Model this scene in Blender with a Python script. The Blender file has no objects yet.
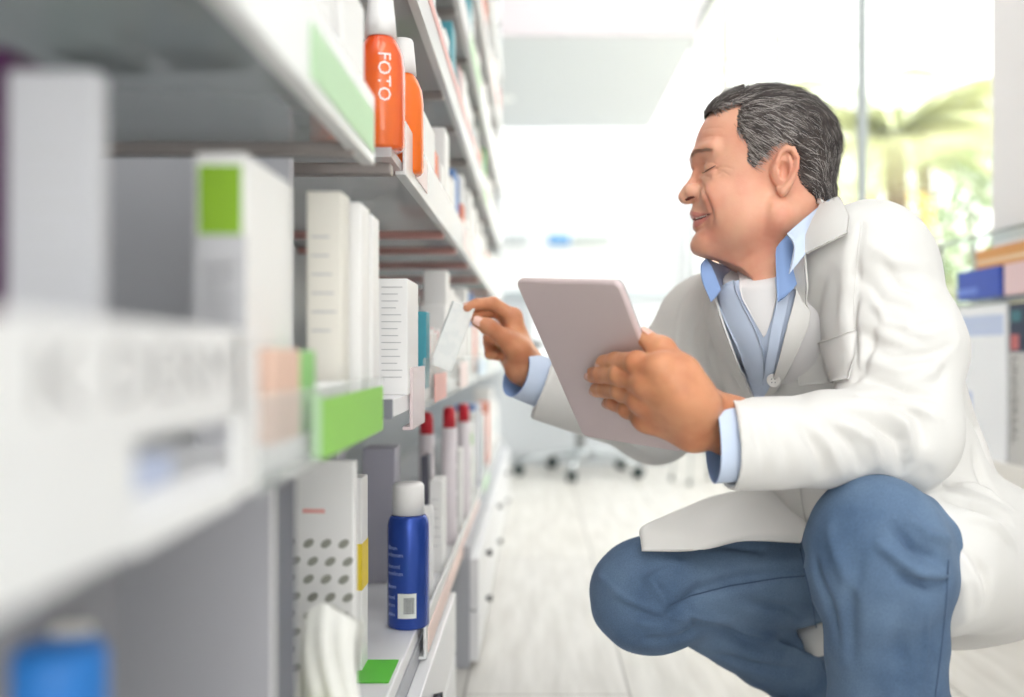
import bpy, bmesh, math, random
import numpy as np
from mathutils import Vector, Matrix
from mathutils.bvhtree import BVHTree
random.seed(7)
SC = bpy.context.scene
COL = SC.collection
F_PX = 995.0; VX = 536.0; VY = 352.0; CAMH = 0.62
CAMLOC = Vector((0, 0, CAMH))
def W(px, py, Y):
    return Vector(((px - VX) / F_PX * Y, Y, CAMH + (VY - py) / F_PX * Y))
def raydir(px, py):
    return Vector(((px - VX) / F_PX, 1.0, (VY - py) / F_PX))
def topx(v):
    return ((v[0] / v[1]) * F_PX + VX, VY - (v[2] - CAMH) / v[1] * F_PX)
# ---------------------------------------------------------------- materials
def s2l(c):
    return tuple(((x / 12.92) if x <= 0.04045 else ((x + 0.055) / 1.055) ** 2.4) for x in c)
def rgb(r, g, b):
    return s2l((r / 255, g / 255, b / 255)) + (1.0,)
MATS = {}
def mat(name, col, rough=0.5, metal=0.0, spec=0.5, noise=None, bump=None, alpha=None, trans=0.0, sss=0.0, sssr=(1, .3, .15), sheen=0.0, emit=None, coat=0.0, ior=1.45):
    if name in MATS: return MATS[name]
    m = bpy.data.materials.new(name); m.use_nodes = True
    nt = m.node_tree; b = nt.nodes['Principled BSDF']
    b.inputs['Base Color'].default_value = col
    b.inputs['Roughness'].default_value = rough
    b.inputs['Metallic'].default_value = metal
    b.inputs['Specular IOR Level'].default_value = spec
    b.inputs['IOR'].default_value = ior
    if trans: b.inputs['Transmission Weight'].default_value = trans
    if sheen: b.inputs['Sheen Weight'].default_value = sheen
    if coat: b.inputs['Coat Weight'].default_value = coat
    if sss:
        b.inputs['Subsurface Weight'].default_value = sss
        b.inputs['Subsurface Radius'].default_value = sssr
        b.inputs['Subsurface Scale'].default_value = 0.004
    if alpha is not None: b.inputs['Alpha'].default_value = alpha
    if emit:
        b.inputs['Emission Color'].default_value = emit[0]; b.inputs['Emission Strength'].default_value = emit[1]
    tc = None
    if noise or bump:
        tc = nt.nodes.new('ShaderNodeTexCoord')
    if noise:   # (scale, second colour, low, high, stretch)
        sc_, c2, lo, hi = noise[:4]
        st = noise[4] if len(noise) > 4 else (1, 1, 1)
        mp = nt.nodes.new('ShaderNodeMapping'); mp.inputs['Scale'].default_value = st
        n = nt.nodes.new('ShaderNodeTexNoise'); n.inputs['Scale'].default_value = sc_; n.inputs['Detail'].default_value = 4
        r = nt.nodes.new('ShaderNodeValToRGB')
        r.color_ramp.elements[0].position = lo; r.color_ramp.elements[1].position = hi
        r.color_ramp.elements[0].color = col; r.color_ramp.elements[1].color = c2
        nt.links.new(tc.outputs['Object'], mp.inputs['Vector']); nt.links.new(mp.outputs['Vector'], n.inputs['Vector'])
        nt.links.new(n.outputs['Fac'], r.inputs['Fac']); nt.links.new(r.outputs['Color'], b.inputs['Base Color'])
    if bump:    # (scale, strength, distance, stretch)
        st = bump[3] if len(bump) > 3 else (1, 1, 1)
        mp = nt.nodes.new('ShaderNodeMapping'); mp.inputs['Scale'].default_value = st
        n = nt.nodes.new('ShaderNodeTexNoise'); n.inputs['Scale'].default_value = bump[0]; n.inputs['Detail'].default_value = 3
        bp = nt.nodes.new('ShaderNodeBump'); bp.inputs['Strength'].default_value = bump[1]; bp.inputs['Distance'].default_value = bump[2]
        nt.links.new(tc.outputs['Object'], mp.inputs['Vector']); nt.links.new(mp.outputs['Vector'], n.inputs['Vector'])
        nt.links.new(n.outputs['Fac'], bp.inputs['Height']); nt.links.new(bp.outputs['Normal'], b.inputs['Normal'])
    MATS[name] = m
    return m
def glass_mat(name, tint, gloss=0.12, rough=0.05):
    """thin architectural glass: straight-through transmission plus a weak reflection"""
    if name in MATS: return MATS[name]
    m = bpy.data.materials.new(name); m.use_nodes = True
    nt = m.node_tree; nt.nodes.clear()
    o = nt.nodes.new('ShaderNodeOutputMaterial'); mx = nt.nodes.new('ShaderNodeMixShader')
    t = nt.nodes.new('ShaderNodeBsdfTransparent'); g = nt.nodes.new('ShaderNodeBsdfGlossy')
    t.inputs['Color'].default_value = tint; g.inputs['Roughness'].default_value = rough
    mx.inputs['Fac'].default_value = gloss
    nt.links.new(t.outputs[0], mx.inputs[1]); nt.links.new(g.outputs[0], mx.inputs[2]); nt.links.new(mx.outputs[0], o.inputs[0])
    MATS[name] = m
    return m
def milky_mat(name, col, transp):
    """translucent plastic: part straight through, part diffuse"""
    if name in MATS: return MATS[name]
    m = bpy.data.materials.new(name); m.use_nodes = True
    nt = m.node_tree; b = nt.nodes['Principled BSDF']; b.inputs['Base Color'].default_value = col; b.inputs['Roughness'].default_value = .25
    o = nt.nodes['Material Output']; mx = nt.nodes.new('ShaderNodeMixShader'); t = nt.nodes.new('ShaderNodeBsdfTransparent')
    mx.inputs['Fac'].default_value = transp
    nt.links.new(b.outputs[0], mx.inputs[1]); nt.links.new(t.outputs[0], mx.inputs[2]); nt.links.new(mx.outputs[0], o.inputs[0])
    MATS[name] = m
    return m
# ---------------------------------------------------------------- mesh builder
class MB:
    def __init__(s): s.v = []; s.f = []; s.m = []; s.mats = []; s.smooth = []
    def mi(s, m):
        if m not in s.mats: s.mats.append(m)
        return s.mats.index(m)
    def add(s, vs, fs, m, smooth=False):
        o = len(s.v); s.v += [tuple(v) for v in vs]; k = s.mi(m)
        for f in fs:
            s.f.append(tuple(i + o for i in f)); s.m.append(k); s.smooth.append(smooth)
    def box(s, lo, hi, m, bev=0.0, M=None, seg=2):
        bm = bmesh.new(); bmesh.ops.create_cube(bm, size=1)
        for v in bm.verts:
            v.co = Vector([(lo[i] + hi[i]) / 2 + v.co[i] * (hi[i] - lo[i]) for i in range(3)])
        if bev: bmesh.ops.bevel(bm, geom=bm.edges[:], offset=bev, segments=seg, affect='EDGES', profile=.5)
        s.bm(bm, m, M, smooth=False)
    def bm(s, bm, m, M=None, smooth=False):
        bm.verts.ensure_lookup_table(); bm.verts.index_update()
        vs = [(M @ v.co) if M else v.co.copy() for v in bm.verts]
        s.add(vs, [[v.index for v in f.verts] for f in bm.faces], m, smooth); bm.free()
    def tube(s, pts, r, m, n=10, cap=True, flat=None):
        pts = [Vector(p) for p in pts]; rs = r if isinstance(r, (list, tuple)) else [r] * len(pts)
        vs = []; fs = []; prev = None
        for i, p in enumerate(pts):
            t = (pts[min(i + 1, len(pts) - 1)] - pts[max(i - 1, 0)]).normalized()
            if prev is None:
                a = Vector((0, 0, 1)) if abs(t.z) < .9 else Vector((1, 0, 0))
                prev = t.cross(a).normalized()
            prev = (prev - t * prev.dot(t)).normalized(); q = t.cross(prev)
            for k in range(n):
                a = 2 * math.pi * k / n
                vs.append(p + (prev * math.cos(a) + q * math.sin(a) * (flat or 1)) * rs[i])
        for i in range(len(pts) - 1):
            for k in range(n):
                fs.append((i * n + k, i * n + (k + 1) % n, (i + 1) * n + (k + 1) % n, (i + 1) * n + k))
        if cap:
            fs.append(tuple(range(n))[::-1]); fs.append(tuple((len(pts) - 1) * n + k for k in range(n)))
        s.add(vs, fs, m, True)
    def lathe(s, prof, m, c=(0, 0, 0), n=32, smooth=True, sx=1, sy=1):
        vs = []; fs = []
        for (r, z) in prof:
            for k in range(n):
                a = 2 * math.pi * k / n; vs.append((c[0] + r * math.cos(a) * sx, c[1] + r * math.sin(a) * sy, c[2] + z))
        for i in range(len(prof) - 1):
            for k in range(n):
                fs.append((i * n + k, i * n + (k + 1) % n, (i + 1) * n + (k + 1) % n, (i + 1) * n + k))
        fs.append(tuple(range(n))[::-1]); fs.append(tuple((len(prof) - 1) * n + k for k in range(n)))
        s.add(vs, fs, m, smooth)
    def quad(s, a, b, c, d, m, th=0.0004):
        a, b, c, d = map(Vector, (a, b, c, d)); n = (b - a).cross(d - a).normalized() * th
        s.add([a, b, c, d, a + n, b + n, c + n, d + n], [(3, 2, 1, 0), (4, 5, 6, 7), (0, 1, 5, 4), (1, 2, 6, 5), (2, 3, 7, 6), (3, 0, 4, 7)], m)
    def build(s, name, parent=None, M=None):
        me = bpy.data.meshes.new(name)
        vs = [M @ Vector(v) for v in s.v] if M else s.v
        me.from_pydata(vs, [], s.f)
        for m in s.mats: me.materials.append(m)
        me.polygons.foreach_set('material_index', s.m)
        me.polygons.foreach_set('use_smooth', s.smooth)
        me.update()
        o = bpy.data.objects.new(name, me); COL.objects.link(o)
        if parent: o.parent = parent
        return o
def empty(name, loc=(0, 0, 0), rz=0.0):
    o = bpy.data.objects.new(name, None); COL.objects.link(o); o.location = loc; o.rotation_euler = (0, 0, rz)
    o.empty_display_size = 0.05
    return o
def tag(o, label, cat, group=None, kind=None):
    o['label'] = label; o['category'] = cat
    if group: o['group'] = group
    if kind: o['kind'] = kind
    return o
def structure(o):
    o['kind'] = 'structure'; return o
def dup(o, parent=None):
    c = o.copy(); COL.objects.link(c)
    if parent is not None: c.parent = parent
    for ch in [x for x in COL.objects if x.parent == o]:
        dup(ch, c)
    return c
def text_geo(txt, size, depth=0.0003, align='LEFT'):
    cu = bpy.data.curves.new('txt', 'FONT'); cu.body = txt; cu.size = size; cu.extrude = depth; cu.align_x = align; cu.resolution_u = 2
    ob = bpy.data.objects.new('txt', cu); COL.objects.link(ob)
    bpy.context.view_layer.update()
    dg = bpy.context.evaluated_depsgraph_get()
    me = bpy.data.meshes.new_from_object(ob.evaluated_get(dg))
    vs = [v.co.copy() for v in me.vertices]; fs = [tuple(p.vertices) for p in me.polygons]
    bpy.data.objects.remove(ob); bpy.data.curves.remove(cu); bpy.data.meshes.remove(me)
    return vs, fs
def add_text(mb, txt, size, m, M, align='LEFT', wrap=None):
    vs, fs = text_geo(txt, size, align=align)
    if wrap: vs = [wrap(v) for v in vs]
    mb.add([M @ v for v in vs] if M else vs, fs, m)
def basis(o, x, y):
    x = Vector(x).normalized(); y = Vector(y).normalized(); z = x.cross(y)
    M = Matrix((x, y, z)).transposed().to_4x4(); M.translation = Vector(o); return M
# ---------------------------------------------------------------- implicit surfaces
class Field:
    def __init__(s, lo, hi, h):
        s.lo = np.array(lo, float); s.h = h
        n = [int(math.ceil((hi[i] - lo[i]) / h)) + 1 for i in range(3)]
        s.ax = [(s.lo[i] + np.arange(n[i]) * h).astype(np.float32) for i in range(3)]
        s.F = np.full(n, 1.0, np.float32)
    def like(s):
        o = Field.__new__(Field); o.lo, o.h, o.ax = s.lo, s.h, s.ax; o.F = np.full_like(s.F, 1.0); return o
    def blk(s, lo, hi):
        sl = []
        for i in range(3):
            a = int(max(0, math.floor((lo[i] - s.lo[i]) / s.h))); b = int(min(len(s.ax[i]), math.ceil((hi[i] - s.lo[i]) / s.h) + 1))
            sl.append(slice(a, max(b, a)))
        return tuple(sl), s.ax[0][sl[0]][:, None, None], s.ax[1][sl[1]][None, :, None], s.ax[2][sl[2]][None, None, :]
    @staticmethod
    def smin(a, b, k):
        if k <= 0: return np.minimum(a, b)
        h = np.maximum(k - np.abs(a - b), 0) / k
        return np.minimum(a, b) - h * h * k * .25
    def op(s, lo, hi, fn, k=0.0, mode='u', m=0.03):
        sl, x, y, z = s.blk([v - m - k for v in lo], [v + m + k for v in hi])
        if s.F[sl].size == 0: return
        d = fn(x, y, z)
        if mode == 'u': s.F[sl] = s.smin(s.F[sl], d, k)
        elif mode == 's': s.F[sl] = -s.smin(-s.F[sl], d, k)      # subtract
        elif mode == 'i': s.F[sl] = -s.smin(-s.F[sl], -d, k)
    def cap(s, a, b, r1, r2=None, k=0.0, mode='u', flat=None, m=0.03):
        """tapered capsule; flat = (unit axis, factor>1 squashes along it)"""
        r2 = r1 if r2 is None else r2
        a = np.array(a, float); b = np.array(b, float); ab = b - a; L = float(ab @ ab) + 1e-12; R = max(r1, r2)
        if flat is not None: ax = np.array(flat[0], float); ax /= np.linalg.norm(ax); q = flat[1] ** 2 - 1
        def fn(x, y, z):
            px, py, pz = x - a[0], y - a[1], z - a[2]
            t = np.clip((px * ab[0] + py * ab[1] + pz * ab[2]) / L, 0, 1)
            dx, dy, dz = px - t * ab[0], py - t * ab[1], pz - t * ab[2]
            d2 = dx * dx + dy * dy + dz * dz
            if flat is not None:
                w = dx * ax[0] + dy * ax[1] + dz * ax[2]; d2 = d2 + q * w * w
            return np.sqrt(d2) - (r1 + t * (r2 - r1))
        s.op(np.minimum(a, b) - R, np.maximum(a, b) + R, fn, k, mode, m)
    def chain(s, pts, rs, k=0.0, mode='u', inner=0.004, flat=None):
        if not isinstance(rs, (list, tuple)): rs = [rs] * len(pts)
        for i in range(len(pts) - 1):
            s.cap(pts[i], pts[i + 1], rs[i], rs[i + 1], k, mode, flat)
    def ell(s, c, r, k=0.0, mode='u', axes=None, m=0.03):
        c = np.array(c, float); A = np.eye(3) if axes is None else np.array([list(Vector(a).normalized()) for a in axes]); R = max(r); mr = min(r)
        ext = np.sqrt(((A.T * np.array(r)) ** 2).sum(1))
        def fn(x, y, z):
            px, py, pz = x - c[0], y - c[1], z - c[2]
            k0 = 0; k1 = 0
            for i in range(3):
                q = px * A[i, 0] + py * A[i, 1] + pz * A[i, 2]
                k0 = k0 + (q / r[i]) ** 2; k1 = k1 + (q / r[i] ** 2) ** 2
            k0 = np.sqrt(k0); k1 = np.sqrt(k1) + 1e-9
            return k0 * (k0 - 1) / k1
        s.op(c - ext, c + ext, fn, k, mode, m)
    def halfspace(s, p, n, k=0.0, lo=None, hi=None):
        """keep the side where (x-p).n < 0"""
        p = np.array(p, float); n = np.array(list(Vector(n).normalized()))
        def fn(x, y, z): return (x - p[0]) * n[0] + (y - p[1]) * n[1] + (z - p[2]) * n[2]
        lo = s.lo if lo is None else lo
        hi = [a[-1] for a in s.ax] if hi is None else hi
        s.op(lo, hi, fn, k, 'i', 0.0)
    def mesh(s):
        F = s.F; h = s.h; sg = F < 0; N = F.shape
        nc = (N[0] - 1, N[1] - 1, N[2] - 1)
        cells = []; poss = []; quads = []; flips = []
        for a in range(3):
            lo = [slice(None)] * 3; hi = [slice(None)] * 3
            lo[a] = slice(0, -1); hi[a] = slice(1, None)
            lo, hi = tuple(lo), tuple(hi)
            idx = np.nonzero(sg[lo] != sg[hi]); idx = list(idx)
            b, c = (a + 1) % 3, (a + 2) % 3
            ok = (idx[b] > 0) & (idx[c] > 0) & (idx[b] < N[b] - 1) & (idx[c] < N[c] - 1)
            idx = [i[ok] for i in idx]
            j = list(idx); j[a] = idx[a] + 1
            f0 = F[tuple(idx)]; f1 = F[tuple(j)]; t = f0 / (f0 - f1)
            pos = np.stack(idx, 1).astype(np.float64); pos[:, a] += t
            q = []
            for (ob, oc) in ((-1, -1), (0, -1), (0, 0), (-1, 0)):
                cc = [i.copy() for i in idx]; cc[b] += ob; cc[c] += oc
                lin = (cc[0] * nc[1] + cc[1]) * nc[2] + cc[2]
                q.append(lin); cells.append(lin); poss.append(pos)
            quads.append(np.stack(q, 1)); flips.append(f0 >= 0)
        cells = np.concatenate(cells); poss = np.concatenate(poss)
        u, inv = np.unique(cells, return_inverse=True)
        cnt = np.bincount(inv).astype(float)
        V = np.stack([np.bincount(inv, poss[:, i]) / cnt for i in range(3)], 1) * h + s.lo
        Q = np.concatenate(quads); fl = np.concatenate(flips)
        Q[fl] = Q[fl][:, ::-1]
        Q = np.searchsorted(u, Q)
        return V, Q
def smooth_np(V, Q, it=1, lam=0.5):
    E = np.concatenate([Q[:, [0, 1]], Q[:, [1, 2]], Q[:, [2, 3]], Q[:, [3, 0]]]); E = np.concatenate([E, E[:, ::-1]])
    for _ in range(it):
        S = np.stack([np.bincount(E[:, 0], V[E[:, 1], i], len(V)) for i in range(3)], 1); c = np.bincount(E[:, 0], minlength=len(V))[:, None]
        V = V * (1 - lam) + lam * S / np.maximum(c, 1)
    return V
def normals_np(V, Q):
    n = np.cross(V[Q[:, 2]] - V[Q[:, 0]], V[Q[:, 3]] - V[Q[:, 1]]); N = np.zeros_like(V)
    for k in range(4):
        for i in range(3): N[:, i] += np.bincount(Q[:, k], n[:, i], len(V))
    return N / (np.linalg.norm(N, axis=1)[:, None] + 1e-12)
def folds_np(V, N, folds):
    """raise or sink a ridge along 3-D polylines: (points, width, height[, sharp])"""
    D = np.zeros(len(V))
    for fo in folds:
        pts, w, hgt = fo[:3]
        pts = [np.array(p) for p in pts]; best = np.full(len(V), 9.0); tt = np.zeros(len(V)); n = len(pts) - 1
        lo = np.min(pts, 0) - 4 * w; hi = np.max(pts, 0) + 4 * w
        sel = np.nonzero(((V > lo) & (V < hi)).all(1))[0]
        if len(sel) == 0: continue
        P = V[sel]; best = np.full(len(sel), 9.0); tt = np.zeros(len(sel))
        for i in range(n):
            ab = pts[i + 1] - pts[i]; t = np.clip(((P - pts[i]) @ ab) / (ab @ ab + 1e-12), 0, 1)
            d = np.linalg.norm(P - pts[i] - t[:, None] * ab, axis=1); b = d < best
            best = np.where(b, d, best); tt = np.where(b, (i + t) / n, tt)
        env = np.sin(np.pi * np.clip(tt * .9 + .05, 0, 1)) ** .6
        D[sel] += hgt * env * np.exp(-(best / w) ** 2)
    return V + N * D[:, None]
def np_obj(name, V, Q, mats, parent=None, mi=None):
    me = bpy.data.meshes.new(name)
    me.from_pydata(V.tolist(), [], Q.tolist())
    for m in (mats if isinstance(mats, (list, tuple)) else [mats]): me.materials.append(m)
    if mi is not None: me.polygons.foreach_set('material_index', mi)
    me.polygons.foreach_set('use_smooth', [True] * len(Q)); me.update()
    o = bpy.data.objects.new(name, me); COL.objects.link(o)
    if parent: o.parent = parent
    return o
def bvh_of(V, Q): return BVHTree.FromPolygons([tuple(v) for v in V.tolist()], [tuple(q) for q in Q.tolist()])
def resample(pl, n):
    P = [Vector((p[0], p[1], p[2] if len(p) > 2 else 0)) for p in pl]; L = [0]
    for i in range(1, len(P)): L.append(L[-1] + (P[i] - P[i - 1]).length)
    out = []
    for k in range(n):
        t = L[-1] * k / (n - 1); i = 1
        while i < len(P) - 1 and L[i] < t: i += 1
        u = (t - L[i - 1]) / max(L[i] - L[i - 1], 1e-9); out.append(P[i - 1].lerp(P[i], min(max(u, 0), 1)))
    return out
# ================================================================ the room
M_floor = None
def floor_mat():
    m = bpy.data.materials.new('white_floor_tile'); m.use_nodes = True; nt = m.node_tree; b = nt.nodes['Principled BSDF']
    tc = nt.nodes.new('ShaderNodeTexCoord'); mp = nt.nodes.new('ShaderNodeMapping'); mp.inputs['Rotation'].default_value = (0, 0, math.pi / 2)
    mp.inputs['Location'].default_value = (0.0, 0.13, 0)
    br = nt.nodes.new('ShaderNodeTexBrick'); br.inputs['Scale'].default_value = 1.0
    br.inputs['Brick Width'].default_value = 1.2; br.inputs['Row Height'].default_value = 0.3; br.inputs['Mortar Size'].default_value = .0025
    br.inputs['Color1'].default_value = rgb(222, 219, 214); br.inputs['Color2'].default_value = rgb(226, 223, 217); br.inputs['Mortar'].default_value = rgb(168, 164, 158)
    n = nt.nodes.new('ShaderNodeTexNoise'); n.inputs['Scale'].default_value = 7; n.inputs['Detail'].default_value = 6
    mp2 = nt.nodes.new('ShaderNodeMapping'); mp2.inputs['Scale'].default_value = (5, .5, 1)
    mx = nt.nodes.new('ShaderNodeMixRGB'); mx.blend_type = 'MULTIPLY'; mx.inputs[0].default_value = 1
    rp = nt.nodes.new('ShaderNodeValToRGB'); rp.color_ramp.elements[0].position = .3; rp.color_ramp.elements[0].color = (.80, .79, .77, 1); rp.color_ramp.elements[1].position = .65
    nt.links.new(tc.outputs['Object'], mp.inputs[0]); nt.links.new(mp.outputs[0], br.inputs['Vector'])
    nt.links.new(tc.outputs['Object'], mp2.inputs[0]); nt.links.new(mp2.outputs[0], n.inputs['Vector']); nt.links.new(n.outputs['Fac'], rp.inputs[0])
    nt.links.new(br.outputs['Color'], mx.inputs[1]); nt.links.new(rp.outputs[0], mx.inputs[2]); nt.links.new(mx.outputs[0], b.inputs['Base Color'])
    b.inputs['Roughness'].default_value = .32
    return m
white_wall = mat('white_wall_paint', rgb(238, 240, 241), .6)
cool_wall = mat('cool_white_panel', rgb(222, 227, 231), .5)
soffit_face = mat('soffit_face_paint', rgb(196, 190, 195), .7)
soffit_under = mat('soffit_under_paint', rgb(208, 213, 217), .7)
cream = mat('warm_white_laminate', rgb(240, 236, 230), .45)
chrome = mat('polished_chrome', rgb(215, 220, 222), .18, 1.0)
steel = mat('brushed_steel', rgb(150, 152, 152), .35, 1.0)
darkrub = mat('dark_green_rubber', rgb(52, 66, 66), .6)

def shell(name, lo, hi, m, bev=0):
    b = MB(); b.box(lo, hi, m, bev); return structure(b.build(name))
shell('floor', (-2.2, -3.0, -0.08), (1.35, 8.1, 0), floor_mat())
shell('wall_left', (-0.62, -3.0, 0), (-0.50, 4.4, 3.1), cool_wall)
shell('wall_far', (-2.2, 8.0, 0), (1.35, 8.12, 3.1), white_wall)
shell('wall_far_left', (-2.2, 4.4, 0), (-2.1, 8.0, 3.1), white_wall)
shell('wall_return', (-2.2, 4.35, 0), (-0.62, 4.4, 3.1), white_wall)
shell('ceiling', (-2.2, -3.1, 3.1), (1.35, 8.12, 3.2), white_wall)
# bulkhead over the counter
b = MB()
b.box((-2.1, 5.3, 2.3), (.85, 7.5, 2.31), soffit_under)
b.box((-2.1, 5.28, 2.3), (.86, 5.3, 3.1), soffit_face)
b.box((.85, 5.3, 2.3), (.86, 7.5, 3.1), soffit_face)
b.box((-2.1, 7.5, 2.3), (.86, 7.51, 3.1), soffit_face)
structure(b.build('trim_bulkhead'))
# column and plinth on the right
shell('wall_right_pier', (1.2, 1.4, 0), (1.35, 2.62, 3.1), mat('pier_paint', rgb(240, 236, 236), .6))
shell('baseboard_right', (1.09, 1.2, 0), (1.2, 8.0, 0.36), cream, .004)
shell('trim_plinth_foot', (1.082, 1.2, 0), (1.09, 8.0, 0.008), mat('plinth_joint', rgb(120, 116, 112), .6))
shell('wall_right_near', (1.2, -3.0, 0), (1.35, 1.4, 3.1), white_wall)
shell('wall_back', (-2.2, -3.1, 0), (-.62, -3.0, 3.1), white_wall)
shell('wall_back_top', (-.62, -3.1, 2.7), (1.35, -3.0, 3.1), white_wall)
# far wall grooves and a small rail of blue and grey notices
for i, z in enumerate((1.95, 2.08, 2.2)):
    shell('trim_far_%d' % (i + 1), (-.6, 7.985, z), (1.1, 8.0, z + .012), mat('groove_grey', rgb(214, 220, 222), .6))
b = MB(); b.box((.1, 7.96, 1.48), (.27, 7.995, 1.56), mat('notice_blue', rgb(110, 165, 215), .5), .004)
tag(b.build('wall_notice'), 'small pale blue notice plate on the far white wall', 'sign')
b = MB(); b.box((.29, 7.96, 1.49), (.60, 7.995, 1.55), mat('notice_grey', rgb(186, 194, 190), .5), .004)
tag(b.build('wall_notice'), 'long grey notice plate right of the blue one on the far wall', 'sign')
b = MB(); b.box((-.24, 7.96, 1.48), (-.06, 7.995, 1.56), mat('notice_light', rgb(196, 202, 204), .5), .004)
tag(b.build('wall_notice'), 'pale grey notice plate on the far wall nearest the shelves', 'sign')

# windows: frame posts + panes along X=1.2
frame_m = mat('window_frame_white', rgb(150, 156, 158), .5)
pane_m = glass_mat('window_pane_glass', (.97, .985, .985, 1), .05, .02)
posts = [2.62, 3.74, 5.05, 6.40, 7.75]
for i in range(4):
    w = MB(); y0, y1 = posts[i], posts[i + 1]
    w.box((1.215, y0, .36), (1.245, y0 + .035, 3.1), frame_m, .003)
    w.box((1.215, y1 - .006, .36), (1.245, y1, 3.1), frame_m, .001)
    w.box((1.215, y0 + .035, .36), (1.245, y1 - .006, .40), frame_m, .003)
    w.box((1.215, y0 + .035, 3.05), (1.245, y1 - .006, 3.1), frame_m, .003)
    fo = structure(w.build('window_%d' % (i + 1)))
    p = MB(); p.box((1.226, y0 + .035, .40), (1.234, y1 - .006, 3.05), pane_m); p.build('pane', fo)
shell('wall_right_far', (1.2, 7.75, 0), (1.35, 8.0, 3.1), white_wall)

# downlight in the bulkhead
t = empty('downlight', (-.215, 6.6, 2.3)); tag(t, 'small round recessed downlight under the bulkhead', 'ceiling light')
b = MB(); b.lathe([(.055, -.006), (.07, -.006), (.072, 0), (.05, 0)], white_wall, n=24); b.build('trim_ring', t)
b = MB(); b.lathe([(.0, -.003), (.05, -.003), (.05, -.001), (0, -.001)], mat('lamp_disc', (1, 1, 1, 1), emit=((1, .98, .95, 1), 14)), n=24); b.build('lamp', t)

# white service counter
t = empty('service_counter', (.2, 5.75, 0)); tag(t, 'long white service counter at the back of the shop', 'counter')
b = MB(); b.box((-.55, -.28, .06), (.55, .28, .92), mat('counter_front', rgb(234, 238, 242), .45), .004); b.box((-.53, -.25, 0), (.53, .25, .06), cool_wall); b.build('body', t)
b = MB(); b.box((-.58, -.32, .92), (.58, .3, .955), mat('counter_top_grey', rgb(206, 216, 220), .3), .004); b.build('worktop', t)
# office chair
t = empty('office_chair', (.225, 5.05, 0), .35); tag(t, 'white office chair with chrome star base on casters before the counter', 'chair')
b = MB(); b.tube([(0, 0, .085), (0, 0, .30)], .024, steel, 16); b.tube([(0, 0, .3), (0, 0, .43)], .014, chrome, 12); b.build('gas_column', t)
hub = MB(); hub.lathe([(.02, .07), (.045, .075), (.045, .12), (.03, .135)], chrome, n=20); hub.build('hub', t)
for k in range(5):
    a = math.radians(-120 + 72 * k); d = Vector((math.cos(a), math.sin(a), 0))
    b = MB(); b.tube([d * .03 + Vector((0, 0, .108)), d * .12 + Vector((0, 0, .11)), d * .26 + Vector((0, 0, .085)), d * .315 + Vector((0, 0, .062))], [.022, .020, .017, .014], chrome, 12, flat=.6)
    lg = b.build('base_leg', t)
    c = MB(); q = Vector((-d.y, d.x, 0)); o = d * .315 + Vector((0, 0, .027))
    for s_ in (-1, 1): c.tube([o + q * s_ * .006, o + q * s_ * .022], .027, darkrub, 18)
    c.tube([o + Vector((0, 0, .005)), o + Vector((0, 0, .045))], .006, steel, 8); c.build('caster', lg)
pv = mat('white_chair_vinyl', rgb(232, 234, 236), .45)
def cushion(sx, sy, sz, bend, up):
    bm = bmesh.new(); bmesh.ops.create_cube(bm, size=1); bmesh.ops.subdivide_edges(bm, edges=bm.edges[:], cuts=7, use_grid_fill=True)
    for v in bm.verts:
        x, y, z = v.co * 2; n = (abs(x) ** 6 + abs(y) ** 6 + abs(z) ** 6) ** (1 / 6); x, y, z = x / n, y / n, z / n
        v.co = Vector((x * sx, y * sy, z * sz)); 
        if up: v.co.y += bend * (x * x)
        else: v.co.z -= bend * (max(-y, 0) ** 3)
    return bm
b = MB(); b.bm(cushion(.23, .22, .035, .03, False), pv, Matrix.Translation((0, 0, .455)), True); b.build('seat', t)
b = MB(); b.bm(cushion(.21, .03, .20, -.05, True), pv, Matrix.Translation((0, .24, .74)), True); b.build('backrest', t)
b = MB(); b.tube([(0, .1, .42), (0, .25, .42), (0, .29, .5), (0, .28, .7)], .014, chrome, 10); b.build('back_bracket', t)
for s_ in (-1, 1):
    b = MB(); b.tube([(.2 * s_, .1, .44), (.26 * s_, .1, .46), (.27 * s_, .1, .62), (.27 * s_, .02, .645), (.27 * s_, -.12, .645)], .012, chrome, 10)
    b.box((.27 * s_ - .022, -.14, .65), (.27 * s_ + .022, .12, .672), darkrub, .008); b.build('armrest', t)

# little stool with thin legs further right
t = empty('side_stool', (.78, 4.75, 0), .3); tag(t, 'low white stool on thin chrome legs right of the office chair', 'stool')
b = MB(); b.lathe([(.0, .40), (.13, .40), (.14, .41), (.14, .43), (.13, .44), (0, .44)], cream, n=32); b.build('seat', t)
for k in range(4):
    a = math.pi / 4 + k * math.pi / 2; b = MB(); b.tube([(.08 * math.cos(a), .08 * math.sin(a), .4), (.14 * math.cos(a), .14 * math.sin(a), .012)], .006, chrome, 8)
    lg = b.build('leg', t); c = MB(); c.tube([(.14 * math.cos(a), .14 * math.sin(a), .016), (.14 * math.cos(a), .14 * math.sin(a), 0)], .010, darkrub, 10); c.build('rubber_foot', lg)

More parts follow.
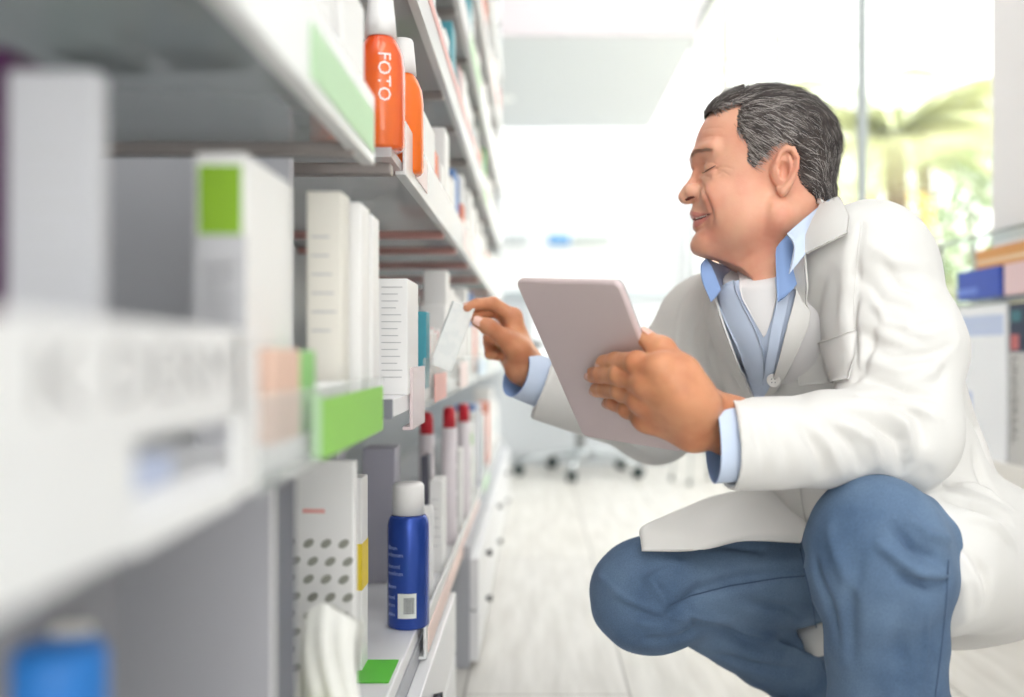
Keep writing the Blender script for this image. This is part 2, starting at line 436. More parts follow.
# ---- display rack by the window, on the plinth
t = empty('display_rack', (1.145, 2.35, .36)); tag(t, 'glass and steel display rack on the window plinth behind the kneeling person', 'display rack')
t['label'] = 'steel and glass display rack standing on the white plinth below the window'
for (x, y) in ((-.045, -.45), (.045, -.45), (-.045, .35), (.045, .35)):
    b = MB(); b.tube([(x, y, 0), (x, y, .55)], .005, steel, 10); b.build('post', t)
clear = glass_mat('rack_glass', (.9, .95, .94, 1), .1, .05)
for z in (.385, .545):
    b = MB(); b.box((-.05, -.46, z), (.05, .36, z + .006), clear); b.build('shelf_board', t)
b = MB(); b.tube([(-.045, -.45, .548), (-.045, .35, .548)], .004, steel, 8); b.tube([(-.045, -.45, .380), (-.045, .35, .380)], .004, steel, 8); b.build('rail', t)
def simple_box(name, lo, hi, m, label, cat, bev=.002, deco=None):
    c = Vector([(lo[i] + hi[i]) / 2 for i in range(3)]); c.z = lo[2]
    b = MB(); b.box([lo[i] - c[i] for i in range(3)], [hi[i] - c[i] for i in range(3)], m, bev)
    if deco: deco(b, [lo[i] - c[i] for i in range(3)], [hi[i] - c[i] for i in range(3)])
    o = b.build(name); o.location = c; return tag(o, label, cat)
tan = mat('tan_card', rgb(226, 160, 96), .6); blu = mat('blue_print', rgb(46, 82, 190), .45); lilac = mat('pale_blue_print', rgb(200, 212, 240), .5)
def dk_tan(b, lo, hi): b.quad((lo[0], hi[1], lo[2] + .01), (lo[0], lo[1], lo[2] + .01), (lo[0], lo[1], lo[2] + .02), (lo[0], hi[1], lo[2] + .02), mat('tan_light', rgb(245, 215, 175), .6))
# shelf levels of the rack: .751 (top of lower glass), .911 upper glass
# built with the real front edges seen at x=1.10
simple_box('gift_box', (1.10, 2.02, .826), (1.185, 2.49, .872), tan, 'flat tan box resting on top of the blue box in the display rack', 'box', deco=dk_tan)
simple_box('gift_box', (1.10, 2.36, .752), (1.19, 2.60, .826), blu, 'flat deep blue box below the tan box in the display rack', 'box',
           deco=lambda b, lo, hi: b.quad((lo[0], hi[1], lo[2] + .012), (lo[0], lo[1] + .12, lo[2] + .012), (lo[0], lo[1] + .12, lo[2] + .03), (lo[0], hi[1], lo[2] + .03), mat('mid_blue_print', rgb(110, 140, 225), .5)))
simple_box('gift_box', (1.10, 2.20, .752), (1.18, 2.34, .826), mat('pale_pink_box', rgb(238, 206, 208), .5), 'pale pink box right of the blue box under the tan one', 'box')
simple_box('gift_box', (1.10, 2.03, .752), (1.18, 2.18, .826), mat('soft_blue_box', rgb(168, 186, 226), .5), 'soft blue box at the right edge under the tan box', 'box')
wht = mat('lightbox_white', rgb(250, 251, 255), .4); red_s = mat('soft_red_print', rgb(205, 110, 110), .5); navy = mat('navy_print', rgb(40, 52, 78), .5); grey_l = mat('light_grey_print', rgb(206, 204, 202), .5); teal = mat('teal_print', rgb(60, 120, 130), .5)
def dk_panel(b, lo, hi):
    x = lo[0]
    b.quad((x, hi[1] - .03, .03), (x, hi[1] - .12, .03), (x, hi[1] - .12, .07), (x, hi[1] - .03, .07), mat('rose_print', rgb(235, 190, 190), .5))
    b.quad((x, hi[1] - .04, .10), (x, hi[1] - .09, .10), (x, hi[1] - .09, .16), (x, hi[1] - .04, .16), lilac)
    b.quad((x, hi[1] - .01, .30), (x, lo[1] + .01, .30), (x, lo[1] + .01, .35), (x, hi[1] - .01, .35), lilac)
simple_box('picture_board', (1.10, 2.33, .36), (1.125, 2.60, .735), wht, 'tall white panel with faint pictures standing on the plinth beside the coat', 'board', deco=dk_panel)
def dk_text(b, lo, hi):
    x = lo[0]; M = basis((x - .0002, hi[1] - .014, .250), (0, 0, -1), (0, -1, 0))
    add_text(b, 'UNIVERSAL', .040, mat('charcoal_letters', rgb(110, 108, 106), .6), M)
    b.quad((x, hi[1] - .004, .26), (x, lo[1] + .004, .26), (x, lo[1] + .004, .372), (x, hi[1] - .004, .372), navy, .0006)
    b.quad((x - .0007, hi[1] - .01, .265), (x - .0007, hi[1] - .05, .265), (x - .0007, hi[1] - .05, .30), (x - .0007, hi[1] - .01, .30), red_s, .0005)
    b.quad((x - .0007, hi[1] - .012, .33), (x - .0007, hi[1] - .06, .33), (x - .0007, hi[1] - .06, .355), (x - .0007, hi[1] - .012, .355), teal, .0005)
    b.quad((x, hi[1] - .004, .372), (x, lo[1] + .004, .372), (x, lo[1] + .004, .382), (x, hi[1] - .004, .382), mat('pale_yellow_print', rgb(238, 230, 190), .5))
simple_box('picture_board', (1.10, 1.95, .36), (1.125, 2.315, .745), grey_l, 'grey panel with a dark picture above vertical lettering at the right edge of the photo', 'board', deco=dk_text)

# ---------------------------------------------------------------- outside
g = MB(); g.add([(1.4, -10, -.05), (40, -10, -.05), (40, 60, -.05), (1.4, 60, -.05)], [(0, 1, 2, 3)], mat('paving_outside', rgb(214, 208, 196), .8)); gs = structure(g.build('ground'))
leafm = [mat('leaf_green', rgb(160, 182, 134), .5, noise=(30, rgb(186, 200, 150), .35, .65)), mat('leaf_yellow_green', rgb(204, 208, 166), .5), mat('leaf_deep', rgb(128, 156, 108), .5)]
bark = mat('bark', rgb(128, 112, 92), .9, bump=(40, .5, .01)); yel = mat('yellow_bloom', rgb(244, 214, 130), .6)
def palm(x, y, h, n, L, label, mt, seed):
    rnd = random.Random(seed); t = empty('palm_tree', (x, y, -.05)); tag(t, label, 'palm tree')
    b = MB(); b.tube([(0, 0, 0), (.05, 0, h * .5), (0, .03, h)], [.14, .11, .09], bark, 12); b.build('trunk', t)
    b = MB()
    for i in range(n):
        a = rnd.uniform(0, 2 * math.pi); el = rnd.uniform(-.2, 1.15); d = Vector((math.cos(a), math.sin(a), 0)); q = Vector((-d.y, d.x, 0)); pts = []
        l = L * rnd.uniform(.8, 1.1)
        for k in range(11):
            s_ = k / 10; pts.append(Vector((0, 0, h)) + d * (l * s_ * math.cos(el * (1 - s_ * .5))) + Vector((0, 0, l * (math.sin(el) * s_ - .55 * s_ * s_))))
        b.tube(pts, [.018 * (1 - .8 * k / 10) for k in range(11)], mt, 5)
        for k in range(1, 11):
            for u in (0, .5):
                if k == 10 and u: continue
                p = pts[k].lerp(pts[min(k + 1, 10)], u); w = l * .26 * math.sin(math.pi * (k + u) / 11.5) + .06
                for sd in (-1, 1):
                    e = p + q * sd * w + d * w * .5 - Vector((0, 0, w * .35)); t_ = d * .028
                    b.add([p - t_, p + t_, p.lerp(e, .6) + t_ * .9, e, p.lerp(e, .6) - t_ * .9], [(0, 1, 2, 3, 4)], mt)
    b.build('fronds', t)
palm(3.1, 8.6, 2.5, 26, 1.25, 'yellow-green palm outside the window just right of the window post', leafm[1], 3)
palm(4.6, 11.8, 2.9, 26, 1.7, 'green palm outside the window, further right among the shrubs', leafm[0], 5)
def shrub(x, y, h, r, mt, label, seed, blooms=False):
    rnd = random.Random(seed); t = empty('garden_shrub', (x, y, -.05)); tag(t, label, 'shrub')
    b = MB()
    for k in range(5):
        a = rnd.uniform(0, 6.28); b.tube([(0, 0, 0), (r * .3 * math.cos(a), r * .3 * math.sin(a), h * .5), (r * .6 * math.cos(a), r * .6 * math.sin(a), h * .85)], [.04, .03, .012], bark, 6)
    b.build('stem', t); b = MB()
    for k in range(1500):
        u = rnd.gauss(0, 1), rnd.gauss(0, 1), rnd.gauss(0, 1); l = math.sqrt(sum(c * c for c in u)); f = rnd.uniform(.45, 1) ** .6
        c = Vector((u[0] / l * r * f, u[1] / l * r * f, h * .6 + u[2] / l * h * .42 * f)); s_ = rnd.uniform(.05, .09)
        n = Vector((rnd.gauss(0, 1), rnd.gauss(0, 1), rnd.gauss(0, 1))).normalized(); a = n.orthogonal().normalized(); c2 = n.cross(a)
        b.add([c - a * s_, c + c2 * s_ * .4, c + a * s_, c - c2 * s_ * .4], [(0, 1, 2, 3)], mt)
    b.build('foliage', t)
    if blooms:
        b = MB()
        for k in range(30):
            a = rnd.uniform(0, 6.28); c = Vector((r * .95 * math.cos(a), -abs(r * .95 * math.sin(a)), h * rnd.uniform(.55, .9))); b.lathe([(.0, -.04), (.05, -.02), (.055, .02), (0, .05)], yel, c, 8)
        b.build('blossoms', t)
shrub(3.35, 10.4, 2.5, .75, leafm[1], 'low garden shrub with yellow blossoms outside the window', 11, True)
shrub(5.6, 12.6, 2.9, 1.1, leafm[2], 'dark green round shrub outside, rightmost through the window', 12)
shrub(4.9, 13.8, 3.3, 1.2, leafm[0], 'tall green shrub outside behind the palms', 13)
# bare slender tree outside, near the middle of the window row
def slender(x, y, h, label, seed):
    rnd = random.Random(seed); t = empty('slender_tree', (x, y, -.05)); tag(t, label, 'tree')
    b = MB(); b.tube([(0, 0, 0), (.04, 0, h * .4), (-.03, 0, h * .75), (.02, 0, h)], [.06, .045, .03, .01], bark, 8); br = []
    for k in range(16):
        z = h * rnd.uniform(.35, .97); a = rnd.uniform(0, 6.28); l = rnd.uniform(.3, .9); e = Vector((l * math.cos(a), l * math.sin(a), z + l * .6)); b.tube([(0, 0, z), e * .5 + Vector((0, 0, z * .5 + .02)), e], [.014, .01, .004], bark, 5); br.append(e)
    b.build('trunk', t); b = MB()
    for e in br:
        for k in range(26):
            c = e + Vector((rnd.gauss(0, .16), rnd.gauss(0, .16), rnd.gauss(0, .16))); s_ = .05; n = Vector((rnd.gauss(0, 1), rnd.gauss(0, 1), rnd.gauss(0, 1))).normalized(); a = n.orthogonal().normalized(); c2 = n.cross(a)
            b.add([c - a * s_, c + c2 * s_ * .4, c + a * s_, c - c2 * s_ * .4], [(0, 1, 2, 3)], leafm[1])
    b.build('foliage', t)
slender(2.45, 13.0, 6.2, 'slender leafy tree outside seen just above the dark hair', 21)
slender(3.9, 15.0, 6.5, 'slender leafy tree outside right of the window post', 22)
# pale house across the way
t = empty('garden_wall_house', (5.5, 26, -.05)); tag(t, 'pale peach house far outside beyond the shrubs', 'house')
b = MB(); b.box((-1.6, -2, 0), (2.0, 2, 4.2), mat('peach_render', rgb(232, 196, 170), .8)); b.build('walls', t)
b = MB(); b.add([(-1.8, -2.2, 4.2), (2.2, -2.2, 4.2), (2.2, 2.2, 4.2), (-1.8, 2.2, 4.2), (-1.8, 0, 5.0), (2.2, 0, 5.0)], [(0, 1, 5, 4), (2, 3, 4, 5), (0, 4, 3), (1, 2, 5), (3, 2, 1, 0)], mat('clay_roof', rgb(190, 130, 100), .8)); b.build('roof', t)
b = MB(); b.box((-.9, -2.03, 2.2), (-.2, -2.0, 3.2), mat('house_glass', rgb(150, 160, 165), .2)); b.build('window_glass', t)

# ---------------------------------------------------------------- light
wd = bpy.data.worlds.new('daylight'); SC.world = wd; wd.use_nodes = True
bg = wd.node_tree.nodes['Background']; bg.inputs['Color'].default_value = (1.0, .985, .96, 1); bg.inputs['Strength'].default_value = 2.6
def area(name, loc, rot, sx, sy, power, col=(1, 1, 1)):
    l = bpy.data.lights.new(name, 'AREA'); l.shape = 'RECTANGLE'; l.size = sx; l.size_y = sy; l.energy = power; l.color = col
    o = bpy.data.objects.new(name, l); COL.objects.link(o); o.location = loc; o.rotation_euler = rot; return o
area('ceiling_fill', (.1, -.9, 3.05), (0, 0, 0), 1.6, 2.4, 36, (1, .985, .97))  # added fill from overhead behind the camera, no fitting modelled
area('ceiling_fill', (.25, 1.3, 3.05), (0, 0, 0), 1.2, 2.6, 2.5, (1, .985, .96))  # weak unseen fill added above the crouching person
area('ceiling_fill', (.1, 4.2, 3.05), (0, 0, 0), 1.4, 1.6, 16, (1, .99, .98))  # added overhead fill brightening the rear of the shop
area('back_fill', (0, 7.6, 2.95), (math.radians(30), 0, 0), 2.2, .5, 26, (.97, .99, 1))  # unseen tilted fill added to brighten the far end
area('counter_fill', (-.3, 6.4, 2.28), (0, 0, 0), 2.2, 1.6, 5, (.97, .99, 1))  # added area fill under the bulkhead, far wider than the downlight
sun = bpy.data.lights.new('sun', 'SUN'); sun.energy = 12.0; sun.angle = .05; so = bpy.data.objects.new('sun', sun); COL.objects.link(so); so.rotation_euler = (math.radians(28), math.radians(-25), 0)
# ---------------------------------------------------------------- camera
cam = bpy.data.cameras.new('camera'); co = bpy.data.objects.new('camera', cam); COL.objects.link(co)
co.location = CAMLOC; co.rotation_euler = (math.pi / 2, 0, 0); cam.sensor_width = 36; cam.lens = F_PX * 36 / 1024
cam.shift_x = -(VX - 512) / 1024; cam.shift_y = (VY - 348.5) / 1024
cam.clip_start = .02
cam.dof.use_dof = True; cam.dof.focus_distance = 1.18; cam.dof.aperture_fstop = 2.0
SC.camera = co
vs = SC.view_settings; vs.view_transform = 'Standard'; vs.look = 'None'; vs.gamma = 1; vs.use_curve_mapping = False; vs.exposure = 0.30
# ================================================================ shelving along the left wall
XS = -.145
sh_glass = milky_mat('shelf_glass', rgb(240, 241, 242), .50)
back_m = mat('shelf_back_panel', rgb(196, 200, 202), .35)
side_m = mat('shelf_side_panel', rgb(204, 204, 209), .45)
rail_white = mat('price_rail_white', rgb(238, 238, 237), .35)
rail_milky = milky_mat('price_rail_milky', rgb(252, 253, 252), .22)
rail_clear = milky_mat('price_rail_clear', rgb(240, 246, 243), .78)
pink = mat('pale_pink_print', rgb(240, 178, 172), .5); pinkw = mat('pinkish_card', rgb(246, 226, 224), .5)
green_t = mat('bright_green_ticket', rgb(150, 214, 92), .5); green_p = mat('pale_green_ticket', rgb(186, 224, 178), .5)
bar_m = mat('brown_grey_bar', rgb(160, 152, 148), .4, .3)
bar_reddened = mat('reddened_bar', rgb(206, 156, 148), .45)  # reddish tone painted in for a reflection on the bars
cartonw = mat('carton_white', rgb(243, 242, 240), .5); cartong = mat('carton_light_grey', rgb(200, 200, 203), .55); cartonc = mat('carton_cream', rgb(236, 232, 222), .5)
txtg = mat('print_grey', rgb(196, 196, 196), .6); txtd = mat('print_dark', rgb(96, 98, 104), .6); lettr = mat('rail_letter_grey', rgb(186, 185, 184), .6)
white_shelf = mat('white_shelf_board', rgb(240, 240, 242), .35)

def rail(parent, y0, y1, z0, z1, m, tickets=(), x=XS, name='price_rail', text=None):
    b = MB(); b.box((x - .004, y0, z0), (x, y1, z1), m, .0012); b.box((x - .012, y0, z0), (x - .003, y1, z0 + .004), m); r = b.build(name, parent)
    for (a, c, za, zb, mm) in tickets:
        k = MB(); k.box((x, a, za), (x + .0012, c, zb), mm); k.build('price_ticket', r)
    return r
def unit(label, y0, y1, levels, glass=True):
    t = empty('shelving_unit', (0, 0, 0)); t.location = (-.32, (y0 + y1) / 2, 0); off = t.location.copy(); tag(t, label, 'shelving unit')
    t['_'] = 0; del t['_']
    class P: pass
    def place(o): o.location = -off; return o
    b = MB(); b.box((-.50, y0, .26), (-.46, y1, 2.6), back_m); place(b.build('back_panel', t))
    return t, place
near_glass_dim = milky_mat('near_shelf_glass_dim', rgb(176, 184, 186), .45)  # darker copy of the shelf glass, shade by the partition put into its tint
# ---- near unit
U1, p1 = unit('near glass shelving unit with white price rail, closest to the camera', .12, .97, None)
b = MB(); b.box((-.50, .975, .262), (-.242, .995, 2.6), side_m, .001); p1(b.build('side_panel', U1))
b = MB(); b.box((-.46, .12, .552), (-.15, .97, .566), white_shelf, .002); p1(b.build('shelf_board', U1))
b = MB(); b.box((-.46, .12, .795), (-.15, .90, .803), near_glass_dim); p1(b.build('glass_shelf', U1))
b = MB(); b.box((-.46, .12, 1.05), (-.15, .90, 1.058), near_glass_dim); p1(b.build('glass_shelf', U1))
b = MB(); b.box((-.46, .826, .784), (-.152, .838, .795), bar_m, .002); p1(b.build('shelf_bracket', U1))
b = MB(); b.box((-.46, .35, .786), (-.152, .36, .795), bar_m, .002); p1(b.build('shelf_bracket', U1))
r = rail(U1, .22, .895, .788, .85, rail_milky, [(.64, .885, .797, .833, green_p)]); p1(r)
# lower white rail with lettering and an open window
b = MB(); X = XS
b.box((X - .004, .15, .588), (X, .49, .631), rail_white, .001); b.box((X - .004, .15, .548), (X, .36, .588), rail_white, .001); b.box((X - .004, .482, .548), (X, .52, .631), rail_white, .001); b.box((X - .006, .36, .546), (X, .482, .557), rail_white, .001)
M = basis((X + .0003, .285, .602), (0, 1, 0), (0, 0, 1))
add_text(b, 'K DERM', .031, lettr, M @ Matrix.Scale(1.7, 4, (1, 0, 0)))
r = b.build('price_rail', U1); r['label'] = 'white rail with grey capital letters'; p1(r)
r = rail(U1, .52, .945, .545, .597, rail_clear, [(.672, .936, .547, .588, green_t), (.645, .668, .55, .592, green_p)]); p1(r)
# ---- far unit: from 1.03 on
U2, p2 = unit('long glass shelving unit behind the near one, running to the far end', 1.03, 4.2, None)
lv = [(.552, .57), (.822, .832), (1.055, 1.065), (1.285, 1.295), (1.52, 1.53), (1.76, 1.77), (2.0, 2.01)]
for i, (a, c) in enumerate(lv):
    b = MB(); b.box((-.46, 1.03, a), (-.15, 4.2, c), white_shelf if i == 0 else sh_glass); p2(b.build('shelf_board' if i == 0 else 'glass_shelf', U2))
    if i:
        for y in (1.06, 1.66, 1.92, 2.25, 2.7, 3.3, 3.9):
            b = MB(); b.box((-.46, y, a - .012), (-.155, y + .02, a), bar_reddened if (i == 1 and y > 1.5) else bar_m, .002); p2(b.build('shelf_bracket', U2))
b = MB(); b.box((-.46, 1.024, .551), (-.148, 1.0295, .571), mat('shelf_end_grey', rgb(128, 130, 138), .4)); p2(b.build('shelf_end_cap', U2))
b = MB(); b.box((-.50, 4.2, 0), (-.15, 4.22, 2.6), cool_wall, .001); p2(b.build('side_panel', U2))
tk = lambda ys, z0, z1, m: [(a, c, z0, z1, m) for a, c in ys]
p2(rail(U2, 1.11, 4.19, .818, .878, rail_milky, tk([(1.2, 1.32), (2.0, 2.3)], .83, .87, pinkw)))
p2(rail(U2, .93, 4.19, 1.05, 1.118, rail_milky, [(1.0, 2.6, 1.092, 1.108, pink), (2.8, 3.1, 1.06, 1.1, green_p)]))
p2(rail(U2, 1.0, 4.19, 1.28, 1.342, rail_milky, [(2.2, 2.6, 1.29, 1.33, green_p)]))
p2(rail(U2, 1.0, 4.19, 1.515, 1.575, rail_milky, [(3.2, 3.6, 1.52, 1.56, pinkw)]))
p2(rail(U2, 1.0, 4.19, 1.755, 1.815, rail_milky))
p2(rail(U2, 1.17, 1.30, .528, .602, milky_mat('pink_milky', rgb(248, 228, 230), .35)))
p2(rail(U2, 1.31, 4.19, .545, .612, rail_clear, [(1.42, 1.60, .548, .588, pink), (1.9, 2.1, .55, .60, pinkw), (2.5, 2.9, .56, .60, mat('pale_blue_ticket', rgb(196, 212, 228), .5))]))
# bottom shelf board on the cabinets
t = empty('bottom_shelf', (-.31, 2.2, .24)); tag(t, 'long white bottom shelf board lying on the base cabinets', 'shelf')
b = MB(); b.box((-.15, -2.08, 0), (.155, 2.0, .02), white_shelf, .002); b.build('board', t)
r = rail(t, -.9, 1.99, -.022, .034, rail_milky, [(-.88, .3, -.018, .014, mat('salmon_ticket', rgb(248, 222, 214), .5)), (.5, .8, -.01, .02, green_p)], x=.1665)
k = MB(); k.box((.10, -1.12, .0205), (.15, -1.04, .0215), mat('vivid_green_ticket', rgb(96, 200, 60), .5)); k.build('shelf_ticket', t)
# base cabinets
cab = mat('base_cabinet_white', rgb(238, 238, 240), .3); cabg = mat('base_cabinet_side', rgb(178, 180, 186), .4); knob = mat('dark_knob', rgb(70, 72, 76), .35, .8)
def cabinet(y0, y1, xf, label, kn):
    t = empty('base_cabinet', (-.3, (y0 + y1) / 2, 0)); tag(t, label, 'cabinet', None); L = (y1 - y0) / 2
    b = MB(); b.box((-.16, -L, 0), (xf + .3 - .018, L, .239), cabg, .001); b.build('body', t)
    for (z0, z1) in ((.012, .110), (.114, .215)):
        n = max(1, round(L * 2 / .62))
        for q in range(n):
            a = -L + q * 2 * L / n; c = a + 2 * L / n
            b = MB(); b.box((xf + .3 - .018, a + .002, z0), (xf + .3, c - .002, z1), cab, .002); d = b.build('drawer', t)
            m_ = kn if kn is not None else (a + c) / 2
            b = MB(); zc = (z0 + z1) / 2; b.tube([(xf + .3, (a + c) / 2 if n > 1 or kn is None else kn, zc), (xf + .312, (a + c) / 2 if n > 1 or kn is None else kn, zc)], [.005, .008], knob, 12); b.build('knob', d)
cabinet(.2, 1.68, -.135, 'white base cabinet nearest the camera, its knobbed drawers under the bottle shelf', None)
cabinet(1.95, 2.57, -.112, 'white base cabinet with grey end, first beyond the gap', None)
cabinet(2.58, 3.30, -.112, 'white two-drawer base cabinet in the middle of the far row', None)
cabinet(3.31, 4.18, -.112, 'white base cabinet at the far end of the shelves', None)

# ---------------------------------------------------------------- products
def carton(x, y, z, w, d, h, m, label, rz=0.0, deco=None, group=None, name='carton', cat='box', bev=.0012, tilt=None):
    """x,y = near right (aisle-side) corner of the box; w along X, d along Y"""
    b = MB(); b.box((-w, 0, 0), (0, d, h), m, bev, seg=1)
    if deco: deco(b, w, d, h)
    o = b.build(name); o.location = (x, y, z); o.rotation_euler = (tilt[0], tilt[1], rz) if tilt else (0, 0, rz)
    return tag(o, label, cat, group)
def front(b, w, h, x0, x1, z0, z1, m): b.quad((-w + x0 * w, -.0001, z0 * h), (-w + x1 * w, -.0001, z0 * h), (-w + x1 * w, -.0001, z1 * h), (-w + x0 * w, -.0001, z1 * h), m)
def sidef(b, d, h, y0, y1, z0, z1, m): b.quad((.0001, y0 * d, z0 * h), (.0001, y1 * d, z0 * h), (.0001, y1 * d, z1 * h), (.0001, y0 * d, z1 * h), m)
def lines(n, z0, z1, m=None, x0=.15, x1=.85, side=False):
    m = m or txtg
    def f(b, w, d, h):
        rnd = random.Random(n)
        for i in range(n):
            z = z1 - (z1 - z0) * i / n; e = x1 - rnd.uniform(0, .25)
            if side: sidef(b, d, h, x0, e, z - .008, z, m)
            else: front(b, w, h, x0, e, z - .008, z, m)
    return f
def both(*fs):
    def f(b, w, d, h):
        for g in fs: g(b, w, d, h)
    return f
purple = mat('deep_purple_print', rgb(72, 24, 70), .5); lime = mat('lime_print', rgb(140, 184, 44), .5); tealp = mat('teal_carton', rgb(70, 156, 172), .5); beige = mat('salmon_beige', rgb(232, 196, 176), .5)
yell = mat('yellow_print', rgb(244, 214, 60), .5); slate = mat('slate_print', rgb(104, 106, 116), .5)
D1 = .566; D2 = .570; A1 = .803; B2 = .832; E1 = .260
carton(-.196, .445, D1, .040, .012, .180, cartong, 'tall off-white carton at the left edge standing on the shelf behind the lettered rail', deco=lines(9, .2, .8, None), rz=.04)
carton(-.236, .445, D1, .05, .05, .19, cartonw, 'white carton with a deep purple side at the very left edge of the photo', deco=lambda b, w, d, h: (front(b, w, h, 0, 1, 0, 1, purple), sidef(b, d, h, 0, 1, 0, 1, purple)))
carton(-.169, .580, D1, .030, .10, .170, cartonw, 'white carton with a bright green square on its grey front', deco=lambda b, w, d, h: (front(b, w, h, 0, 1, .0, .72, cartong), front(b, w, h, .08, .92, .72, .96, lime), sidef(b, d, h, 0, .3, .0, .28, lime), lines(7, .35, .62)(b, w, d, h)))
carton(-.200, .75, D1, .045, .07, .19, cartonw, 'plain white carton just behind the one with the green square')
carton(-.164, .84, D1, .030, .035, .190, cartonc, 'tall cream carton left of a thinner white one, under the near glass shelf', deco=lines(6, .3, .8))
carton(-.155, .882, D1, .016, .045, .187, cartonw, 'thin white carton standing right against the tall cream carton')
carton(-.153, .93, D1, .014, .04, .183, cartonw, 'thin white carton nearest the green shelf ticket, behind another thin one')
carton(-.152, .578, D1, .012, .064, .056, beige, 'small salmon-beige carton seen through the clear rail')
carton(-.152, .646, D1, .012, .040, .055, mat('leaf_green_carton', rgb(140, 204, 120), .5), 'small green carton beside the salmon-beige one behind the clear rail')
carton(-.151, .365, D1 - .0, .02, .05, .012, mat('soft_blue_leaflet', rgb(196, 206, 232), .5), 'folded pale blue leaflet lying in the window of the lettered rail', name='leaflet', cat='leaflet')
carton(-.156, .70, D1, .05, .12, .03, cartonw, 'low white carton lying behind the bright green shelf ticket', deco=None)
# on glass shelf A
carton(-.185, .60, A1, .05, .05, .035, mat('ink_blue_carton', rgb(44, 62, 84), .5), 'small dark blue carton lying on the upper near glass shelf')
carton(-.255, .60, A1, .04, .06, .10, mat('grey_green_carton', rgb(128, 142, 138), .5), 'grey-green carton on the upper near glass shelf')
carton(-.160, .50, A1, .035, .05, .15, cartonw, 'white carton on the upper near glass shelf by its rail')
carton(-.155, .66, A1, .03, .10, .16, cartonw, 'tall white carton behind the pale green ticket on the upper near shelf')
carton(-.152, .78, A1, .02, .10, .12, cartonw, 'slim white carton at the far end of the upper near glass shelf')
# bottom shelf, near unit
carton(-.170, .640, E1, .125, .062, .271, mat('smoke_grey_carton', rgb(170, 170, 175), .55), 'big grey carton filling the lower left, with a dark grey side', deco=lambda b, w, d, h: (sidef(b, d, h, .12, 1, 0, 1, slate), sidef(b, d, h, 0, .12, 0, 1, cartonw)))
carton(-.196, .43, E1, .015, .012, .24, cartonc, 'pale upright carton at the lower left beside the blue cap')
carton(-.222, .45, E1, .075, .08, .258, mat('dove_grey_carton', rgb(140, 140, 144), .55), 'dove grey carton in the lower left corner behind the blue cap')
def dots(b, w, d, h):
    og = mat('olive_grey_dots', rgb(158, 158, 148), .6)
    for r_ in range(8):
        for c_ in range(4):
            cx = -w + w * (.14 + .24 * c_) + (.004 if r_ % 2 else 0); cz = h * (.70 - .065 * r_); vs = []
            for k in range(12):
                a = 2 * math.pi * k / 12; u = .0058 * math.cos(a); v = .0036 * math.sin(a); vs.append((cx + u * .82 - v * .57, -.0006, cz + u * .57 + v * .82))
            b.add(vs, [tuple(range(12))], og)
    front(b, w, h, .3, .6, .81, .825, pink)
carton(-.170, .93, E1, .070, .012, .258, cartonw, 'upright white card printed with rows of grey dots', rz=-.08, deco=dots, name='display_card', cat='card')
carton(-.196, 1.12, E1, .014, .04, .218, cartonw, 'slim white carton with yellow foot behind the dotted card', deco=lambda b, w, d, h: (front(b, w, h, 0, 1, .42, .66, yell), sidef(b, d, h, 0, 1, .42, .66, yell)))
# soft pouch
def pouch(x, y, z, w, h, th, m, m2, label):
    vs = []; fs = []; n = 14; rnd = random.Random(5)
    for s_ in (-1, 1):
        for i in range(n + 1):
            for j in range(n + 1):
                u = i / n; v = j / n; t_ = th * (math.sin(math.pi * u) * math.sin(math.pi * v)) ** .5 * (1 + .25 * math.sin(u * 17 + v * 9)); wob = .004 * math.sin(v * 7 + s_)
                vs.append(((u - .5) * w * (1 - .25 * v) + wob, s_ * t_ + .01 * math.sin(v * 3), v * h * (1 - .14 * abs(u - .3))))
    for s_ in (0, 1):
        o = s_ * (n + 1) ** 2
        for i in range(n):
            for j in range(n):
                a = o + i * (n + 1) + j; q = (a, a + n + 1, a + n + 2, a + 1); fs.append(q if s_ == 0 else q[::-1])
    b = MB(); b.add(vs, fs, m, True)
    for k in range(3): b.quad((-w * .2, -th * 1.28, h * (.25 + .12 * k)), (w * .22, -th * 1.28, h * (.25 + .12 * k)), (w * .2, -th * 1.28, h * (.29 + .12 * k)), (-w * .2, -th * 1.28, h * (.29 + .12 * k)), m2)
    o = b.build('pouch'); o.location = (x, y, z); o.rotation_euler = (-.06, .06, .1); return tag(o, label, 'pouch')
pouch(-.172, .80, E1 + .001, .055, .155, .012, mat('pouch_white', rgb(240, 240, 234), .4), mat('lime_wash', rgb(216, 228, 150), .5), 'crumpled white pouch with pale lime print at the bottom of the photo')
carton(-.185, .755, E1, .05, .03, .075, mat('lime_carton', rgb(206, 216, 96), .5), 'low lime green carton at the bottom edge before the dotted card')

def bottle(x, y, z, label, body, cap, name='bottle', cat='bottle', R=.0275, H=.146, capr=.021, caph=.042, sh=.016, deco=None, group=None, bevel=.004, neck=True):
    t = empty(name, (x, y, z)); tag(t, label, cat, group)
    pr = [(0, 0), (R - .003, 0), (R, .003), (R, H - sh)]
    for k in range(1, 7):
        a = k / 6 * math.pi / 2; pr.append((capr + (R - capr) * math.cos(a) * 1.0, H - sh + sh * math.sin(a)))
    b = MB(); b.lathe(pr + [(capr - .004, H + .0), (capr - .004, H + .004), (0, H + .004)], body, n=40); o = b.build('bottle_body', t)
    b = MB(); b.lathe([(0, H + .001), (capr, H + .001), (capr, H + caph - .004), (capr - .003, H + caph), (0, H + caph)], cap, n=32); b.build('cap', t)
    if deco: deco(t, R)
    return t
navyb = mat('glossy_blue_can', rgb(48, 80, 168), .25, .4); capw = mat('cap_white_plastic', rgb(244, 242, 240), .35)
